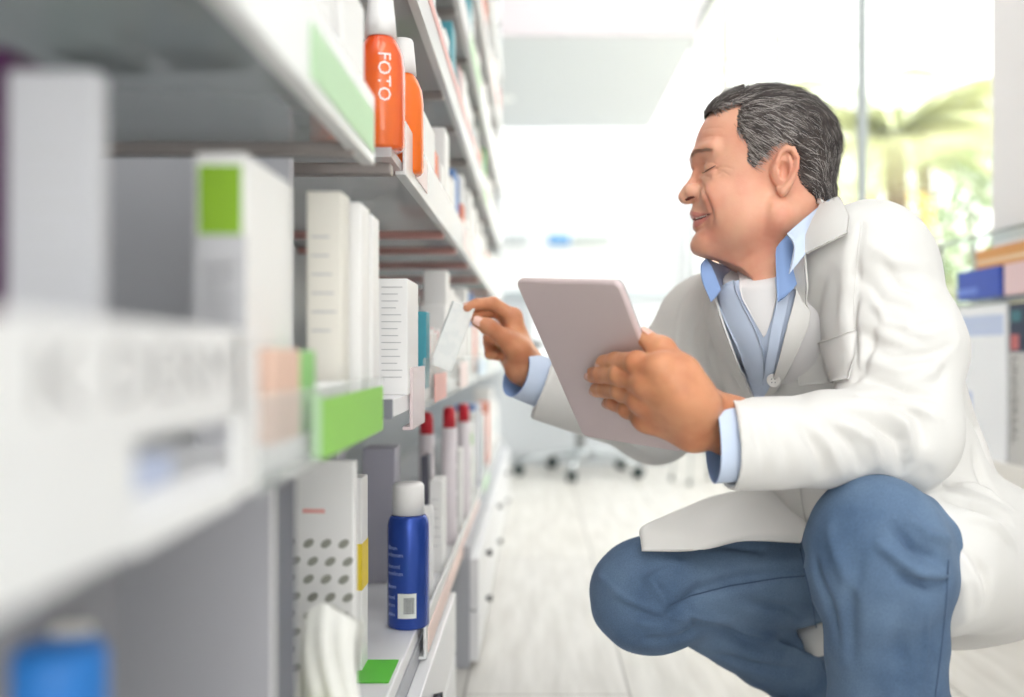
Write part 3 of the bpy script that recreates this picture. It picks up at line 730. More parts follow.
def wrapR(R, th0):
    def f(v): a = th0 + v.x / R; return Vector(((R + .0003 + v.z * .3) * math.sin(a), -(R + .0003 + v.z * .3) * math.cos(a), v.y))
    return f
lw = mat('label_pale_print', rgb(150, 165, 215), .5); lblw = mat('label_white', rgb(225, 228, 222), .5)
def deco_blue(t, R):
    b = MB(); rows = ['derma care', 'spray foam', 'body light', 'skin fresh', 'soft daily', '150 ml net', 'use gently']
    for k in range(5):
        for i in range(14):   # short printed dashes standing for the small type
            pass
    for i, z in enumerate((.104, .095, .080, .071, .054, .040, .030, .018)):
        add_text(b, ('lllmm', 'mlmmm', 'lmmml', 'mmlmm', 'llmm', 'mml', 'lmm', 'mlm')[i], .0075, lw, None, wrap=(lambda f, z_: (lambda v: f(Vector((v.x, v.y + z_, v.z)))))(wrapR(R, -1.02), z))
    b.build('small_print', t)
    b = MB(); vs = []; n = 10
    for i in range(n + 1):
        a = -.38 + .88 * i / n
        for z in (.016, .048):
            vs.append(((R + .0005) * math.sin(a), -(R + .0005) * math.cos(a), z))
    b.add(vs, [(2 * i, 2 * i + 2, 2 * i + 3, 2 * i + 1) for i in range(n)], lblw)
    rnd = random.Random(2); a = -.08
    while a < .40:
        w_ = rnd.uniform(.01, .035); q = []
        for (aa, z) in ((a, .022), (a + w_, .022), (a + w_, .043), (a, .043)): q.append(((R + .0009) * math.sin(aa), -(R + .0009) * math.cos(aa), z))
        b.add(q, [(0, 1, 2, 3)], txtd); a += w_ + rnd.uniform(.012, .03)
    b.build('barcode_label', t)
bottle(-.168, 1.31, E1, 'blue spray can with white cap and barcode label on the bottom shelf', navyb, capw, 'spray_can', 'spray can', deco=deco_blue)
# blue capped bottle lower left, very close
bc = mat('sky_blue_cap', rgb(36, 120, 200), .4)
bottle(-.201, .42, E1, 'bottle with a bright blue cap in the bottom left corner', cartonw, bc, R=.024, H=.195, capr=.019, caph=.042)

# orange bottles on B
orange = mat('orange_shampoo', rgb(226, 70, 30), .12, coat=.4, noise=(14, rgb(240, 110, 40), .4, .62, (1, 1, .2))); orange2 = mat('bright_orange_shampoo', rgb(250, 120, 40), .2)
def deco_or(t, R):
    b = MB(); f = wrapR(R, .22)
    vs, fs = text_geo('FOTO', .019)
    Rm = Matrix.Rotation(-math.pi / 2, 4, 'Z')
    b.add([f((Rm @ v) + Vector((-.004, .098, 0))) for v in vs], fs, mat('print_white', rgb(250, 240, 235), .4)); b.build('lettering', t)
def obottle(x, y, label, m, dec=None):
    t = empty('shampoo_bottle', (x, y, B2)); tag(t, label, 'bottle')
    b = MB(); R = .0255
    b.lathe([(0, 0), (R - .003, 0), (R, .004), (R, .085), (R * .93, .100), (R * .74, .112), (.013, .120), (.013, .124), (0, .124)], m, n=36); b.build('bottle_body', t)
    b = MB(); b.lathe([(0, .119), (.0172, .119), (.0155, .138), (.0135, .158), (.012, .161), (0, .162)], capw, n=28); b.build('cap', t)
    if dec: dec(t, R)
obottle(-.164, 1.05, 'orange-red shampoo bottle with white cap, front one on the shelf', orange, deco_or)
obottle(-.160, 1.19, 'bright orange shampoo bottle partly hidden behind the front one', orange2)
obottle(-.218, 1.07, 'orange-red bottle left of the front one, glimpsed below the near rail', orange)
redc = mat('red_carton', rgb(222, 62, 44), .5)
carton(-.149, 1.25, B2, .014, .03, .113, cartonw, 'white carton with an orange-red edge behind the orange bottles', deco=lambda b, w, d, h: (sidef(b, d, h, 0, .7, 0, 1, redc), front(b, w, h, .3, 1, 0, 1, redc)))
carton(-.147, 1.285, B2, .05, .16, .105, cartonw, 'long white carton on the second shelf behind the red-edged carton')
# D2
carton(-.148, 1.15, D2, .036, .10, .135, cartonw, 'tall white carton with fine grey print left of the raised hand', deco=lines(14, .1, .93))
carton(-.188, 1.24, D2, .02, .05, .11, tealp, 'teal carton peeping out left of the tall white carton')
carton(-.149, 1.35, D2, .04, .045, .105, tealp, 'teal carton between the tall white carton and the held packet')
for k in range(11):
    carton(-.150 - .002 * (k % 2), 1.40 + .022 * k, D2, .05, .018, .075 + .004 * ((k * 5) % 4), cartonw if k % 3 else pinkw, 'thin white sachet standing in the row behind the pink ticket', group='sachets in the row under the raised hand', name='sachet', cat='sachet')
# red capped tubes on E
capr_ = mat('red_cap', rgb(208, 34, 52), .35)
tubew = mat('tube_white', rgb(236, 228, 232), .4)
def capped(x, y, label, h=.205):
    t = empty('cream_tube', (x, y, E1)); tag(t, label, 'tube')
    b = MB(); b.lathe([(0, 0), (.0135, 0), (.0145, .003), (.0145, h), (0, h)], tubew, n=28)
    for k in range(3): b.quad((.0147 - .0001, -.003, .05 + .05 * k), (.0147, .003, .05 + .05 * k), (.0147, .003, .09 + .05 * k), (.0147 - .0001, -.003, .09 + .05 * k), txtd)
    b.build('tube_body', t)
    b = MB(); b.lathe([(0, h - .002), (.0122, h - .002), (.0118, h + .028), (.009, h + .038), (0, h + .04)], capr_, n=24); b.build('cap', t)
capped(-.198, 1.80, 'white tube with red cap, leftmost of the three below the clear rail', .212)
capped(-.163, 1.87, 'white tube with red cap, middle one of the three', .218)
capped(-.157, 2.16, 'white tube with red cap, right one of the three nearest the hand', .209)
carton(-.175, 1.62, E1, .012, .05, .19, mat('charcoal_carton', rgb(92, 92, 104), .5), 'narrow charcoal carton between the red-capped tubes')
carton(-.22, 1.55, E1, .05, .06, .21, mat('lilac_grey_carton', rgb(186, 184, 196), .5), 'lilac-grey carton standing left of the red-capped tubes')
carton(-.27, 1.35, E1, .05, .06, .23, mat('lilac_grey_carton2', rgb(196, 194, 204), .5), 'pale lilac carton behind the blue spray can on the left')
carton(-.150, 1.46, E1, .030, .07, .125, cartonw, 'short white carton leaning by the blue spray can', rz=.12, deco=lines(6, .2, .8))
carton(-.152, 1.62, E1, .022, .07, .150, cartonw, 'white carton behind the short one near the spray can', deco=lines(6, .2, .8))
carton(-.150, 1.98, E1, .030, .07, .165, cartonw, 'white carton on the bottom shelf below the right red cap', deco=lines(6, .2, .8))

# ---- rows into the distance
shelf_name = {E1: 'bottom shelf', D2: 'second shelf up', B2: 'third shelf up', 1.065: 'fourth shelf up', 1.295: 'fifth shelf up', 1.53: 'sixth shelf up'}
accent = [('green', rgb(130, 200, 70)), ('teal', rgb(80, 160, 175)), ('orange', rgb(232, 120, 80)), ('blue', rgb(90, 130, 190)), ('pink', rgb(236, 170, 170)), ('grey', rgb(150, 156, 160))]
amat = {n: mat('accent_' + n, c, .5) for n, c in accent}
rnd = random.Random(19)
for zz, y0, hmax in ((E1, 2.22, .24), (D2, 1.72, .20), (B2, 1.47, .17), (1.065, 1.05, .17), (1.295, 1.3, .18), (1.53, 1.8, .18)):
    y = y0; used = {}; k = 0; n_ = shelf_name[zz]
    while y < 4.1:
        d = rnd.uniform(.045, .11); h = rnd.uniform(.5, 1) * hmax; w = rnd.uniform(.03, .06); x = -.150 - rnd.uniform(0, .012)
        if rnd.random() < .30 and not (zz == D2 and y < 2.3):
            an, _ = accent[(k * 5 + int(zz * 10)) % 6]; c = used.get(an, 0); used[an] = c + 1
            place = ('nearest', 'second', 'third', 'fourth', 'fifth', 'sixth')[min(c, 5)]
            carton(x, y, zz, w, d, h, cartonw if c % 2 else amat[an], ('white carton with %s band' if c % 2 else '%s carton') % an + ' on the %s, %s of its colour' % (n_, place), deco=(lambda m_: (lambda b, w, d, h: (sidef(b, d, h, 0, 1, .3, .6, m_), front(b, w, h, 0, 1, .3, .6, m_))))(amat[an]))
        else:
            carton(x, y, zz, w, d, h, cartonw, 'plain white carton in the far row on the %s' % n_, group='plain white cartons in the far row on the %s' % n_)
        y += d + rnd.uniform(.004, .02); k += 1
# ================================================================ the crouching person
PERSON = empty('person', (.45, 1.35, 0.0)); PO = Vector(PERSON.location)
tag(PERSON, 'person in a white coat and blue jeans crouching by the shelves with a tablet', 'person')
def pobj(name, V, Q, mats, parent=None, mi=None):
    o = np_obj(name, V - (np.array(PO) if parent is None else 0), Q, mats, PERSON if parent is None else parent, mi); return o
def A(v): return np.array([v[0], v[1], v[2]], float)
skin = mat('skin', rgb(232, 176, 148), .42, spec=.4, sss=.25, noise=(18, rgb(222, 150, 126), .42, .72), bump=(420, .25, .0006))
skin_hand = mat('skin_hand', rgb(216, 152, 114), .42, spec=.4, sss=.25, noise=(30, rgb(196, 126, 90), .40, .70), bump=(300, .3, .0006))
lip_m = mat('lip_skin', rgb(212, 136, 124), .35, sss=.2); mouth_nostril_m = mat('mouth_nostril_dark', rgb(104, 50, 46), .6)
coat_m = mat('white_coat_cloth', rgb(226, 224, 220), .8, sheen=.15, bump=(900, .25, .0004))
shirt_m = mat('light_blue_shirt', rgb(204, 217, 238), .8, bump=(900, .2, .0004))
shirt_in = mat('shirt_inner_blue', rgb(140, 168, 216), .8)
tee_m = mat('white_tee', rgb(236, 234, 234), .85)
def jeans_mat():
    m = bpy.data.materials.new('blue_denim'); m.use_nodes = True; nt = m.node_tree; b = nt.nodes['Principled BSDF']
    tc = nt.nodes.new('ShaderNodeTexCoord'); n = nt.nodes.new('ShaderNodeTexNoise'); n.inputs['Scale'].default_value = 9; n.inputs['Detail'].default_value = 5
    r = nt.nodes.new('ShaderNodeValToRGB'); r.color_ramp.elements[0].position = .32; r.color_ramp.elements[0].color = rgb(70, 94, 124); r.color_ramp.elements[1].position = .68; r.color_ramp.elements[1].color = rgb(108, 132, 160)
    n2 = nt.nodes.new('ShaderNodeTexNoise'); n2.inputs['Scale'].default_value = 700; n2.inputs['Detail'].default_value = 2
    mx = nt.nodes.new('ShaderNodeMixRGB'); mx.blend_type = 'OVERLAY'; mx.inputs[0].default_value = .35
    bp = nt.nodes.new('ShaderNodeBump'); bp.inputs['Strength'].default_value = .35; bp.inputs['Distance'].default_value = .0006
    nt.links.new(tc.outputs['Object'], n.inputs['Vector']); nt.links.new(tc.outputs['Object'], n2.inputs['Vector']); nt.links.new(n.outputs['Fac'], r.inputs[0])
    nt.links.new(r.outputs[0], mx.inputs[1]); nt.links.new(n2.outputs['Fac'], mx.inputs[2]); nt.links.new(mx.outputs[0], b.inputs['Base Color'])
    nt.links.new(n2.outputs['Fac'], bp.inputs['Height']); nt.links.new(bp.outputs[0], b.inputs['Normal']); b.inputs['Roughness'].default_value = .85
    return m
denim = jeans_mat(); denim_dk = mat('denim_seam', rgb(74, 94, 122), .85)

# ------------------------------------------------ joints (metres, world)
dF = Vector((-.85, -.53, 0)).normalized(); dL = Vector((-dF.y, dF.x, 0)); 
if dL.y > 0: dL = -dL
PEL = Vector((.57, 1.42, .32)); NECK = Vector((.335, 1.345, .735))
SPN = (NECK - PEL).normalized(); LFT = (dL - SPN * dL.dot(SPN)).normalized(); FWD = LFT.cross(SPN)
if FWD.dot(dF) < 0: FWD = -FWD
SHL = W(890, 268, 1.21); SHR = W(704, 325, 1.50)
ELL = W(903, 436, 1.12); WRL = W(722, 433, 1.038)
ELR = W(655, 422, 1.56); WRR = W(534, 378, 1.45)
WSL = W(723, 444, 1.022)
HPL = PEL + dL * .09; HPR = PEL - dL * .09
KNL = W(878, 545, 1.05); ANL = W(895, 800, 1.14)
KNR = W(655, 592, 1.31); ANR = W(814, 688, 1.46)

# ------------------------------------------------ head (local frame: x forward, y near side, z up)
YAW = math.radians(-4)
hf = Vector((-math.cos(YAW), -math.sin(YAW), 0)); hl = Vector((math.sin(YAW), -math.cos(YAW), 0))
HC = W(780.5, 174.8, 1.29)
HM = Matrix((hf, hl, Vector((0, 0, 1)))).transposed().to_4x4(); HM.translation = HC
HMn = np.array(HM)
def toW(V): return V @ HMn[:3, :3].T + HMn[:3, 3]
def L(px, py, yl=0.0, dx=0.0, dz=0.0):
    """head-local point on the line of sight of a traced feature, at sideways distance yl"""
    m = (px - VX) / F_PX; x = (m * (HC.y + hl.y * yl) - HC.x - hl.x * yl) / (hf.x - m * hf.y)
    Y = HC.y + hl.y * yl + hf.y * x; z = (VY - py) / F_PX * Y - (HC.z - CAMH); return (x + dx, yl, z + dz)
def both_(fn):
    for s_ in (1, -1): fn(s_)
def my(p, s_): return (p[0], p[1] * s_, p[2])
H = Field((-.12, -.105, -.215), (.145, .105, .135), .0015)
H.ell((.020, 0, .036), (.089, .073, .072), 0)                      # skull
H.ell((.050, 0, .020), (.058, .064, .062), .01)
H.ell((.052, 0, -.018), (.056, .063, .080), .012)                  # face block
for s_ in (1, -1):
    H.cap((.090, .014 * s_, -.086), (.012, .054 * s_, -.062), .0195, .026, .012)   # jaw
    H.ell((.052, .030 * s_, -.052), (.046, .037, .046), .012)
H.cap((-.006, 0, -.03), (-.022, 0, -.19), .057, .066, .02)         # neck
H.cap((.018, 0, -.08), (.008, 0, -.19), .050, .060, .02)
H.cap((.080, 0, -.084), (.036, 0, -.112), .022, .036, .015)         # under the chin
c = L(690, 246, 0); H.ell((c[0] - .0215, 0, c[2] - .0005), (.0222, .024, .0185), .008)                # chin
for s_ in (1, -1):
    c = L(690, 158, 0); H.cap((c[0] - .0125, .010 * s_, c[2]), (c[0] - .028, .045 * s_, c[2] + .003), .0125, .0105, .008)  # brow ridge
    e = L(708, 169, .031); 
    H.ell((e[0] + .017, .030 * s_, e[2] + .002), (.016, .0165, .0095), .009, 's')   # eye socket
    H.ell((e[0] - .0085, .0305 * s_, e[2] + .0018), (.0135, .0140, .0120), .0025)       # lidded eye
    H.cap((e[0] + .004, .020 * s_, e[2] - .0085), (e[0] - .006, .045 * s_, e[2] - .010), .0038, .0038, .005)  # under-eye bag
    H.cap((e[0] + .0065, .021 * s_, e[2] - .0035), (e[0] - .010, .049 * s_, e[2] - .0040), .0007, .0007, .0022, 's')
    H.cap((e[0] + .006, .022 * s_, e[2] + .0085), (e[0] - .008, .046 * s_, e[2] + .0065), .0010, .0008, .003, 's')
    H.ell((.082, .035 * s_, -.032), (.023, .022, .020), .012)          # cheek
m0_ = L(690, 213, 0); H.ell((m0_[0] - .030, 0, m0_[2] + .000), (.0285, .030, .026), .010)                 # mouth block
n0, n1, n2 = L(692, 170, 0), L(684, 185, 0), L(678, 198, 0)
H.cap((n0[0] - .0068, 0, n0[2] + .005), (n1[0] - .0070, 0, n1[2]), .0082, .0094, .006)      # nose
H.cap((n1[0] - .0070, 0, n1[2]), (n2[0] - .0112, 0, n2[2] + .003), .0094, .0118, .004)
for s_ in (1, -1):
    al = L(694, 191, .0135); H.ell((al[0], .0130 * s_, al[2]), (.0130, .0080, .0098), .0035)
    no = L(689.5, 199.3, .0150); H.cap((no[0] + .0050, .0120 * s_, no[2] - .0010), (no[0] - .0035, .0175 * s_, no[2] + .0006), .0021, .0026, .0010, 's')
    u = [L(689.5, 213.5, 0), L(692.5, 214, .010), L(698, 215, .020), L(707, 213.3, .029)]
    H.chain([(u[0][0] - .0050, 0, u[0][2]), my((u[1][0] - .0046, .010, u[1][2]), s_), my((u[2][0] - .0036, .019, u[2][2]), s_), my((u[3][0] - .002, .028, u[3][2]), s_)], [.0052, .0050, .0040, .0020], .003)
    l = [L(692.3, 226, 0), L(694.5, 225, .010), L(699.5, 222, .020), L(708, 216, .029)]
    H.chain([(l[0][0] - .0058, 0, l[0][2]), my((l[1][0] - .0054, .010, l[1][2]), s_), my((l[2][0] - .0046, .019, l[2][2]), s_), my((l[3][0] - .002, .028, l[3][2]), s_)], [.0060, .0058, .0048, .0022], .003)
# trim to the profile
prof = [(706, 100), (704.5, 112), (702, 122), (697.5, 133), (694, 143), (690.5, 152), (688.5, 160), (690, 166), (693, 170.5), (690, 179), (682.5, 188), (678, 195), (677.6, 199), (680, 203), (685, 204.8), (689.7, 205.8), (690.3, 209), (689.3, 214), (690.5, 217.5), (693, 219.5), (692.3, 223), (692.5, 228), (693.6, 231.6), (691.5, 237.4), (689.5, 244.4), (690.5, 249.4), (694, 253.5), (703, 256.5), (720, 262), (738, 270.5), (747, 281), (749, 297), (749, 420), (900, 420), (900, 40), (720, 40)]
def poly_sd(poly, xx, zz_):
    dmin = np.full((xx.shape[0], zz_.shape[1]), 9.0); ins = np.zeros(dmin.shape, bool)
    for i in range(len(poly)):
        (x0, z0), (x1, z1) = poly[i], poly[(i + 1) % len(poly)]
        t_ = np.clip(((xx - x0) * (x1 - x0) + (zz_ - z0) * (z1 - z0)) / ((x1 - x0) ** 2 + (z1 - z0) ** 2 + 1e-12), 0, 1)
        dmin = np.minimum(dmin, np.hypot(xx - x0 - t_ * (x1 - x0), zz_ - z0 - t_ * (z1 - z0)))
        cr = ((z0 > zz_) != (z1 > zz_)) & (xx < (x1 - x0) * (zz_ - z0) / ((z1 - z0) if z1 != z0 else 1e-9) + x0); ins ^= cr
    return np.where(ins, dmin, -dmin).astype(np.float32)[:, None, :]
xx = H.ax[0][:, None]; zz_ = H.ax[2][None, :]
pp = poly_sd([(L(*q)[0], L(*q)[2]) for q in prof], xx, zz_)
H.F = -Field.smin(-H.F, pp + np.zeros_like(H.F), .0025)
base = H.F.copy()
EO = L(786, 170, .078)          # ear centre
print('ear', EO, 'nose', n2)
for s_ in (1, -1):      # ears: points given as (forward, out, up) from the ear's centre
    def e(x, y, z): return (EO[0] + x * .84, s_ * (.0655 + y * .9), EO[2] + z * .90)
    H.ell(e(.000, .004, .001), (.013, .0050, .026), .004, axes=[(1, -.35 * s_, 0), (.35 * s_, 1, 0), (0, 0, 1)])
    H.ell(e(.004, .000, .000), (.013, .009, .018), .006)
    pts = [e(*p) for p in ((.008, .0045, .002), (.0115, .0060, .013), (.0075, .0085, .024), (-.0005, .0110, .0300), (-.0095, .0140, .0275), (-.0150, .0160, .016), (-.0145, .0160, .003), (-.0095, .0140, -.011), (-.0035, .0105, -.021), (.003, .0070, -.0285), (.008, .0030, -.024))]
    H.chain(pts, [.0025, .0030, .0034, .0036, .0038, .0036, .0034, .0034, .0046, .0056, .004], .0015)
    H.chain([e(-.005, .0100, .020), e(-.0075, .0118, .010), e(-.0065, .0115, -.001), e(-.0015, .0090, -.011)], [.0024, .0028, .0028, .0026], .002)
    H.ell(e(.0030, .0125, .001), (.0066, .0100, .0118), .002, 's')
    H.chain([e(.003, .014, .022), e(-.0055, .0175, .0225), e(-.0115, .0190, .013), e(-.011, .0190, .002)], [.0018, .0020, .0020, .0016], .0015, 's')
    H.ell(e(.0095, .0050, -.003), (.0035, .0040, .0055), .002)
V, Q = H.mesh(); V = smooth_np(V, Q, 1, .3)
# lips and colour zones
mi = np.zeros(len(Q), int); C = V[Q].mean(1)
def local_px(P):
    Pw = toW(np.stack([P[:, 0], np.abs(P[:, 1]), P[:, 2]], 1)); return Pw[:, 0] / Pw[:, 1] * F_PX + VX, VY - (Pw[:, 2] - CAMH) / Pw[:, 1] * F_PX
def in_poly(px, py, poly):
    r_ = np.zeros(len(px), bool)
    for i in range(len(poly)):
        (x0, y0), (x1, y1) = poly[i], poly[(i + 1) % len(poly)]
        r_ ^= ((y0 > py) != (y1 > py)) & (px < (x1 - x0) * (py - y0) / ((y1 - y0) if y1 != y0 else 1e-9) + x0)
    return r_
NVh = normals_np(V, Q); hB0 = bvh_of(toW(V), Q); HMi = HM.inverted()
def fface(pts, w, hgt):
    P = [onray(hB0, *p) for p in pts]; P = [HMi @ p for p in P if p is not None]
    if len(P) < 2: return []
    return [([np.array((q.x, q.y * s_, q.z)) for q in P], w, hgt) for s_ in (1, -1)]
def onray(bvh, px, py):
    h = bvh.ray_cast(CAMLOC, raydir(px, py).normalized()); return h[0]
ff = []
for a_ in (([(700.5, 183), (703.5, 188), (707, 198), (710.5, 208), (712.5, 216), (712.5, 224)], .0030, -.0026), ([(708, 190), (713, 200), (717, 212), (717, 222)], .0060, .0018),
           ([(691.5, 219.3), (696, 219), (702, 217.3), (707, 215.4), (711, 213.6)], .0016, -.0040), ([(692, 222.5), (697, 223), (703, 220.5)], .0022, .0010),
           ([(702, 165), (706, 162.5), (712, 162.5), (718, 165)], .0012, -.0010), ([(702, 174.5), (708, 177), (716, 175.5), (722, 172.5)], .0014, -.0010), ([(703, 171.5), (709, 171.3), (716, 168.8), (721, 166.5)], .0010, -.0012), ([(718, 170), (724, 172), (730, 176)], .0010, -.0006), ([(719, 167), (726, 167), (733, 169)], .0010, -.0005),
           ([(697, 148), (705, 145), (714, 146)], .0060, .0010), ([(703, 130), (712, 128), (722, 128)], .0018, -.0006), ([(702, 138), (712, 136), (724, 137)], .0018, -.0006),
           ([(693, 233), (699, 236), (706, 234)], .0035, -.0012), ([(767, 205), (766, 225), (762, 240)], .005, -.0010), ([(720, 262), (740, 262), (762, 252)], .006, -.0014), ([(694, 186), (698, 184), (701, 188), (702.5, 193), (700, 197)], .0012, -.0012)):
    ff += fface(*a_)
V = folds_np(V, NVh, ff); C = V[Q].mean(1)
lx, ly = local_px(C); fz_ = C[:, 0] > .06
mi[fz_ & in_poly(lx, ly, [(686, 210.5), (691, 211), (699, 212.8), (710, 213.2), (704, 216.6), (697, 218.9), (692, 219.5), (685, 219.5)])] = 1
mi[fz_ & in_poly(lx, ly, [(685, 219.5), (692, 219.6), (697, 220), (704, 217.8), (710, 214.6), (705, 221.5), (699, 226), (693, 229), (685, 229.5)])] = 1
mi[fz_ & in_poly(lx, ly, [(686, 218.6), (692, 218.8), (697, 218.2), (703, 216.4), (709.5, 213.8), (704, 218), (697, 220.2), (692, 220.4), (686, 220.4)])] = 3
mi[fz_ & in_poly(lx, ly, [(684.5, 199.6), (688, 197), (693.5, 196.2), (695, 197.5), (690, 199.8), (686, 201.4)]) & (np.abs(C[:, 1]) > .006)] = 3  # nostrils painted dark, standing in for the shade inside them
hv, hq, hm = toW(V), Q, mi

# ------------------------------------------------ hair
hpx = [(704, 116, 0), (715, 114, .02), (733, 105, .045), (742, 103, .055), (737.5, 115, .062), (738, 131, .066), (747, 145, .066), (747, 161, .066), (755, 167.5, .067), (763, 157, .068), (770, 150, .07), (775, 146, .072), (784, 141, .074), (795, 146, .072), (800, 158, .070), (799, 173, .066), (801.5, 182, .062), (809, 191, .055), (816, 199, .045), (836, 205, .02)]
poly = [(lambda q: (q[0], q[2]))(L(*q)) for q in hpx]; poly = [(poly[0][0] + .03, poly[0][1] + .0)] + poly + [(-.13, poly[-1][1] - .005), (-.13, .2), (.15, .2)]
dp = poly_sd(poly, xx, zz_)
x3 = H.ax[0][:, None, None]; y3 = H.ax[1][None, :, None]; z3 = H.ax[2][None, None, :]
thick = np.where(dp > 0, .0010 + .0070 * (1 - np.exp(-np.maximum(dp, 0) / .010)), dp * .8)
wav = .0010 * np.sin(z3 * 210 + x3 * 160 + np.sin(y3 * 90) * 1.5) * np.sin(y3 * 140 + x3 * 60) + .0006 * np.sin((x3 * 420 - z3 * 500)) * np.cos(y3 * 300)
HR = H.like(); HR.F = (base - (thick + np.where(dp > .006, wav, 0) + np.where((x3 > .05) & (z3 > .07), .0035, 0))).astype(np.float32)
Vh, Qh = HR.mesh()
inz = (Vh[:, 0] > -.15) & (Vh[:, 2] > -.075)
keep = inz[Qh].all(1)
# keep only true hair faces (inside the outline)
def inside(px, pz):
    r_ = np.zeros(len(px), bool)
    for i in range(len(poly)):
        (x0, z0), (x1, z1) = poly[i], poly[(i + 1) % len(poly)]
        r_ ^= ((z0 > pz) != (z1 > pz)) & (px < (x1 - x0) * (pz - z0) / ((z1 - z0) if z1 != z0 else 1e-9) + x0)
    return r_
Ch = Vh[Qh].mean(1); rj = np.random.RandomState(1).normal(0, .0013, (len(Ch), 2)); keep &= inside(Ch[:, 0] + rj[:, 0], Ch[:, 2] + rj[:, 1])
Qh = Qh[keep]; u_, inv_ = np.unique(Qh, return_inverse=True); Vh = Vh[u_]; Qh = inv_.reshape(-1, 4)
hair_m = [mat('hair_dark', rgb(70, 62, 60), .6, spec=.3, noise=(60, rgb(110, 102, 98), .4, .62)), mat('hair_brown', rgb(82, 70, 64), .5), mat('hair_grey', rgb(182, 175, 170), .6), mat('hair_black', rgb(44, 40, 42), .5)]
Nh = normals_np(Vh, Qh)

# ------------------------------------------------ inner body (neck down, hidden under the clothes) + hands
B = Field((-.1, .92, .02), (.85, 1.80, .80), .006)
B.cap(NECK + Vector((-.005, -.01, .02)), NECK - SPN * .06, .055, .062, .02)
B.cap(SHL.lerp(SHR, .12), SHR.lerp(SHL, .12), .042, .042, .02)
B.ell(PEL.lerp(NECK, .66), (.13, .08, .13), .05, axes=[LFT, FWD, SPN]); B.ell(PEL.lerp(NECK, .3), (.13, .09, .14), .05, axes=[LFT, FWD, SPN]); B.ell(PEL, (.12, .075, .08), .05, axes=[LFT, FWD, SPN])
for (a, b_, c_) in ((SHL, ELL, WRL), (SHR, ELR, WRR)): B.cap(a, b_, .040, .034, .02); B.cap(b_, b_.lerp(c_, .8), .034, .024, .02)
for (a, b_, c_) in ((HPL, KNL, ANL), (HPR, KNR, ANR)): B.cap(a, b_, .060, .052, .03); B.cap(b_, c_, .040, .032, .02)
bV, bQ = B.mesh()

# ------------------------------------------------ tablet plane
T0 = [W(516, 282, 1.0812), W(618, 284, .9818), W(682, 452, 1.0788), W(583, 436, 1.1782)]
tc_ = sum(T0, Vector()) / 4
tu = ((T0[1] - T0[0]) + (T0[2] - T0[3])).normalized(); tv = ((T0[3] - T0[0]) + (T0[2] - T0[1])); tv = (tv - tu * tv.dot(tu)).normalized()
tw = .003 + ((T0[1] - T0[0]).length + (T0[2] - T0[3]).length) / 2; th_ = .003 + ((T0[3] - T0[0]).length + (T0[2] - T0[1]).length) / 2
tn = tu.cross(tv)
if tn.y > 0: tn = -tn            # towards the camera side (the tablet's back)
print('tablet', tw, th_, tn)
def TP(px, py, off):
    """point over the tablet's back, 'off' metres in front of it"""
    d = raydir(px, py); o = tc_ + tn * off
    return CAMLOC + d * ((o - CAMLOC).dot(tn) / d.dot(tn))

# left hand (near the camera) -----------------------------------------------------------
def finger(F, pts, rs, k=.002):
    F.chain(pts, rs, k)
hL = Field((.055, .90, .50), (.225, 1.12, .685), .0013)
wr = WRL + Vector((.012, .004, .006)); wr2 = WSL.lerp(ELL, .22) + Vector((0, .012, -.004))
im, mm, rm, lm = TP(661, 368, .0245), TP(646, 383, .034), TP(641, 400, .034), TP(646, 418, .028)
PAL = FWD
hL.cap(wr2, wr, .030, .0285, 0, flat=(tn, 1.15))
for (p, r_) in ((im, .0125), (mm, .0125), (rm, .0118), (lm, .0112)):
    hL.cap(wr, p, .0235, r_, .016)
hL.cap(im, lm, .0125, .0115, .012)
hL.cap(TP(676, 385, .022), TP(668, 418, .018), .020, .018, .02)
hL.cap(TP(688, 400, .020), TP(694, 432, .018), .024, .021, .02)
HF = hL.like()
fing = [
 ([im, TP(637, 363, .025), TP(616, 362, .013), TP(604, 363, .0090)], [.0122, .0114, .0102, .0090]),
 ([mm, TP(621, 375, .026), TP(602, 374, .014), TP(592.5, 375, .0090)], [.0122, .0112, .0099, .0087]),
 ([rm, TP(622, 391, .026), TP(606, 389, .013), TP(597, 390, .0085)], [.0116, .0106, .0095, .0083]),
 ([lm, TP(628, 409, .022), TP(615, 403, .012), TP(609, 403, .0080)], [.0108, .0096, .0086, .0074])]
for p, r_ in fing:
    G = hL.like(); finger(G, p, r_, .004)
    # flexed knuckle pads
    G.ell(p[1], (r_[1] * 1.02,) * 3, .004)
    HF.F = np.minimum(HF.F, G.F)
for (p, r_) in ((im, .0128), (mm, .0130), (rm, .0124), (lm, .0116)): hL.ell(p, (r_ * .98,) * 3, .010)   # knuckles
hL.F = Field.smin(hL.F, HF.F, .006)
# thumb lies over the front edge of the tablet
th = [TP(700, 404, .012), TP(684, 372, .012), TP(662, 350, -.004), TP(645, 338, -.009)]
hL.chain(th, [.020, .0142, .0118, .0095], .010)
hL.ell(th[2], (.0122,) * 3, .005)
lV, lQ = hL.mesh(); lV = smooth_np(lV, lQ, 1, .4)
lN = normals_np(lV, lQ)
tendons = [([A(wr.lerp(p, .35) - tn * -.0), A(wr.lerp(p, .9))], .004, .0012) for p in (im, mm, rm, lm)]
sh_t = []
for p in (im, mm, rm, lm):
    a_ = wr.lerp(p, .4) + tn * .022; b_ = wr.lerp(p, .92) + tn * .013; sh_t.append(([A(a_), A(b_)], .0045, .0012))
for p, r_ in fing:
    for q in (1, 2):
        for o_ in (-.0022, .0008, .0036):
            c_ = p[q] + (p[q] - p[q - 1]).normalized() * o_ + tn * r_[q]; w_ = Vector((0, 0, 1)) * .007; sh_t.append(([A(c_ - w_), A(c_ + w_)], .0009, -.0006))
lV = folds_np(lV, lN, sh_t)
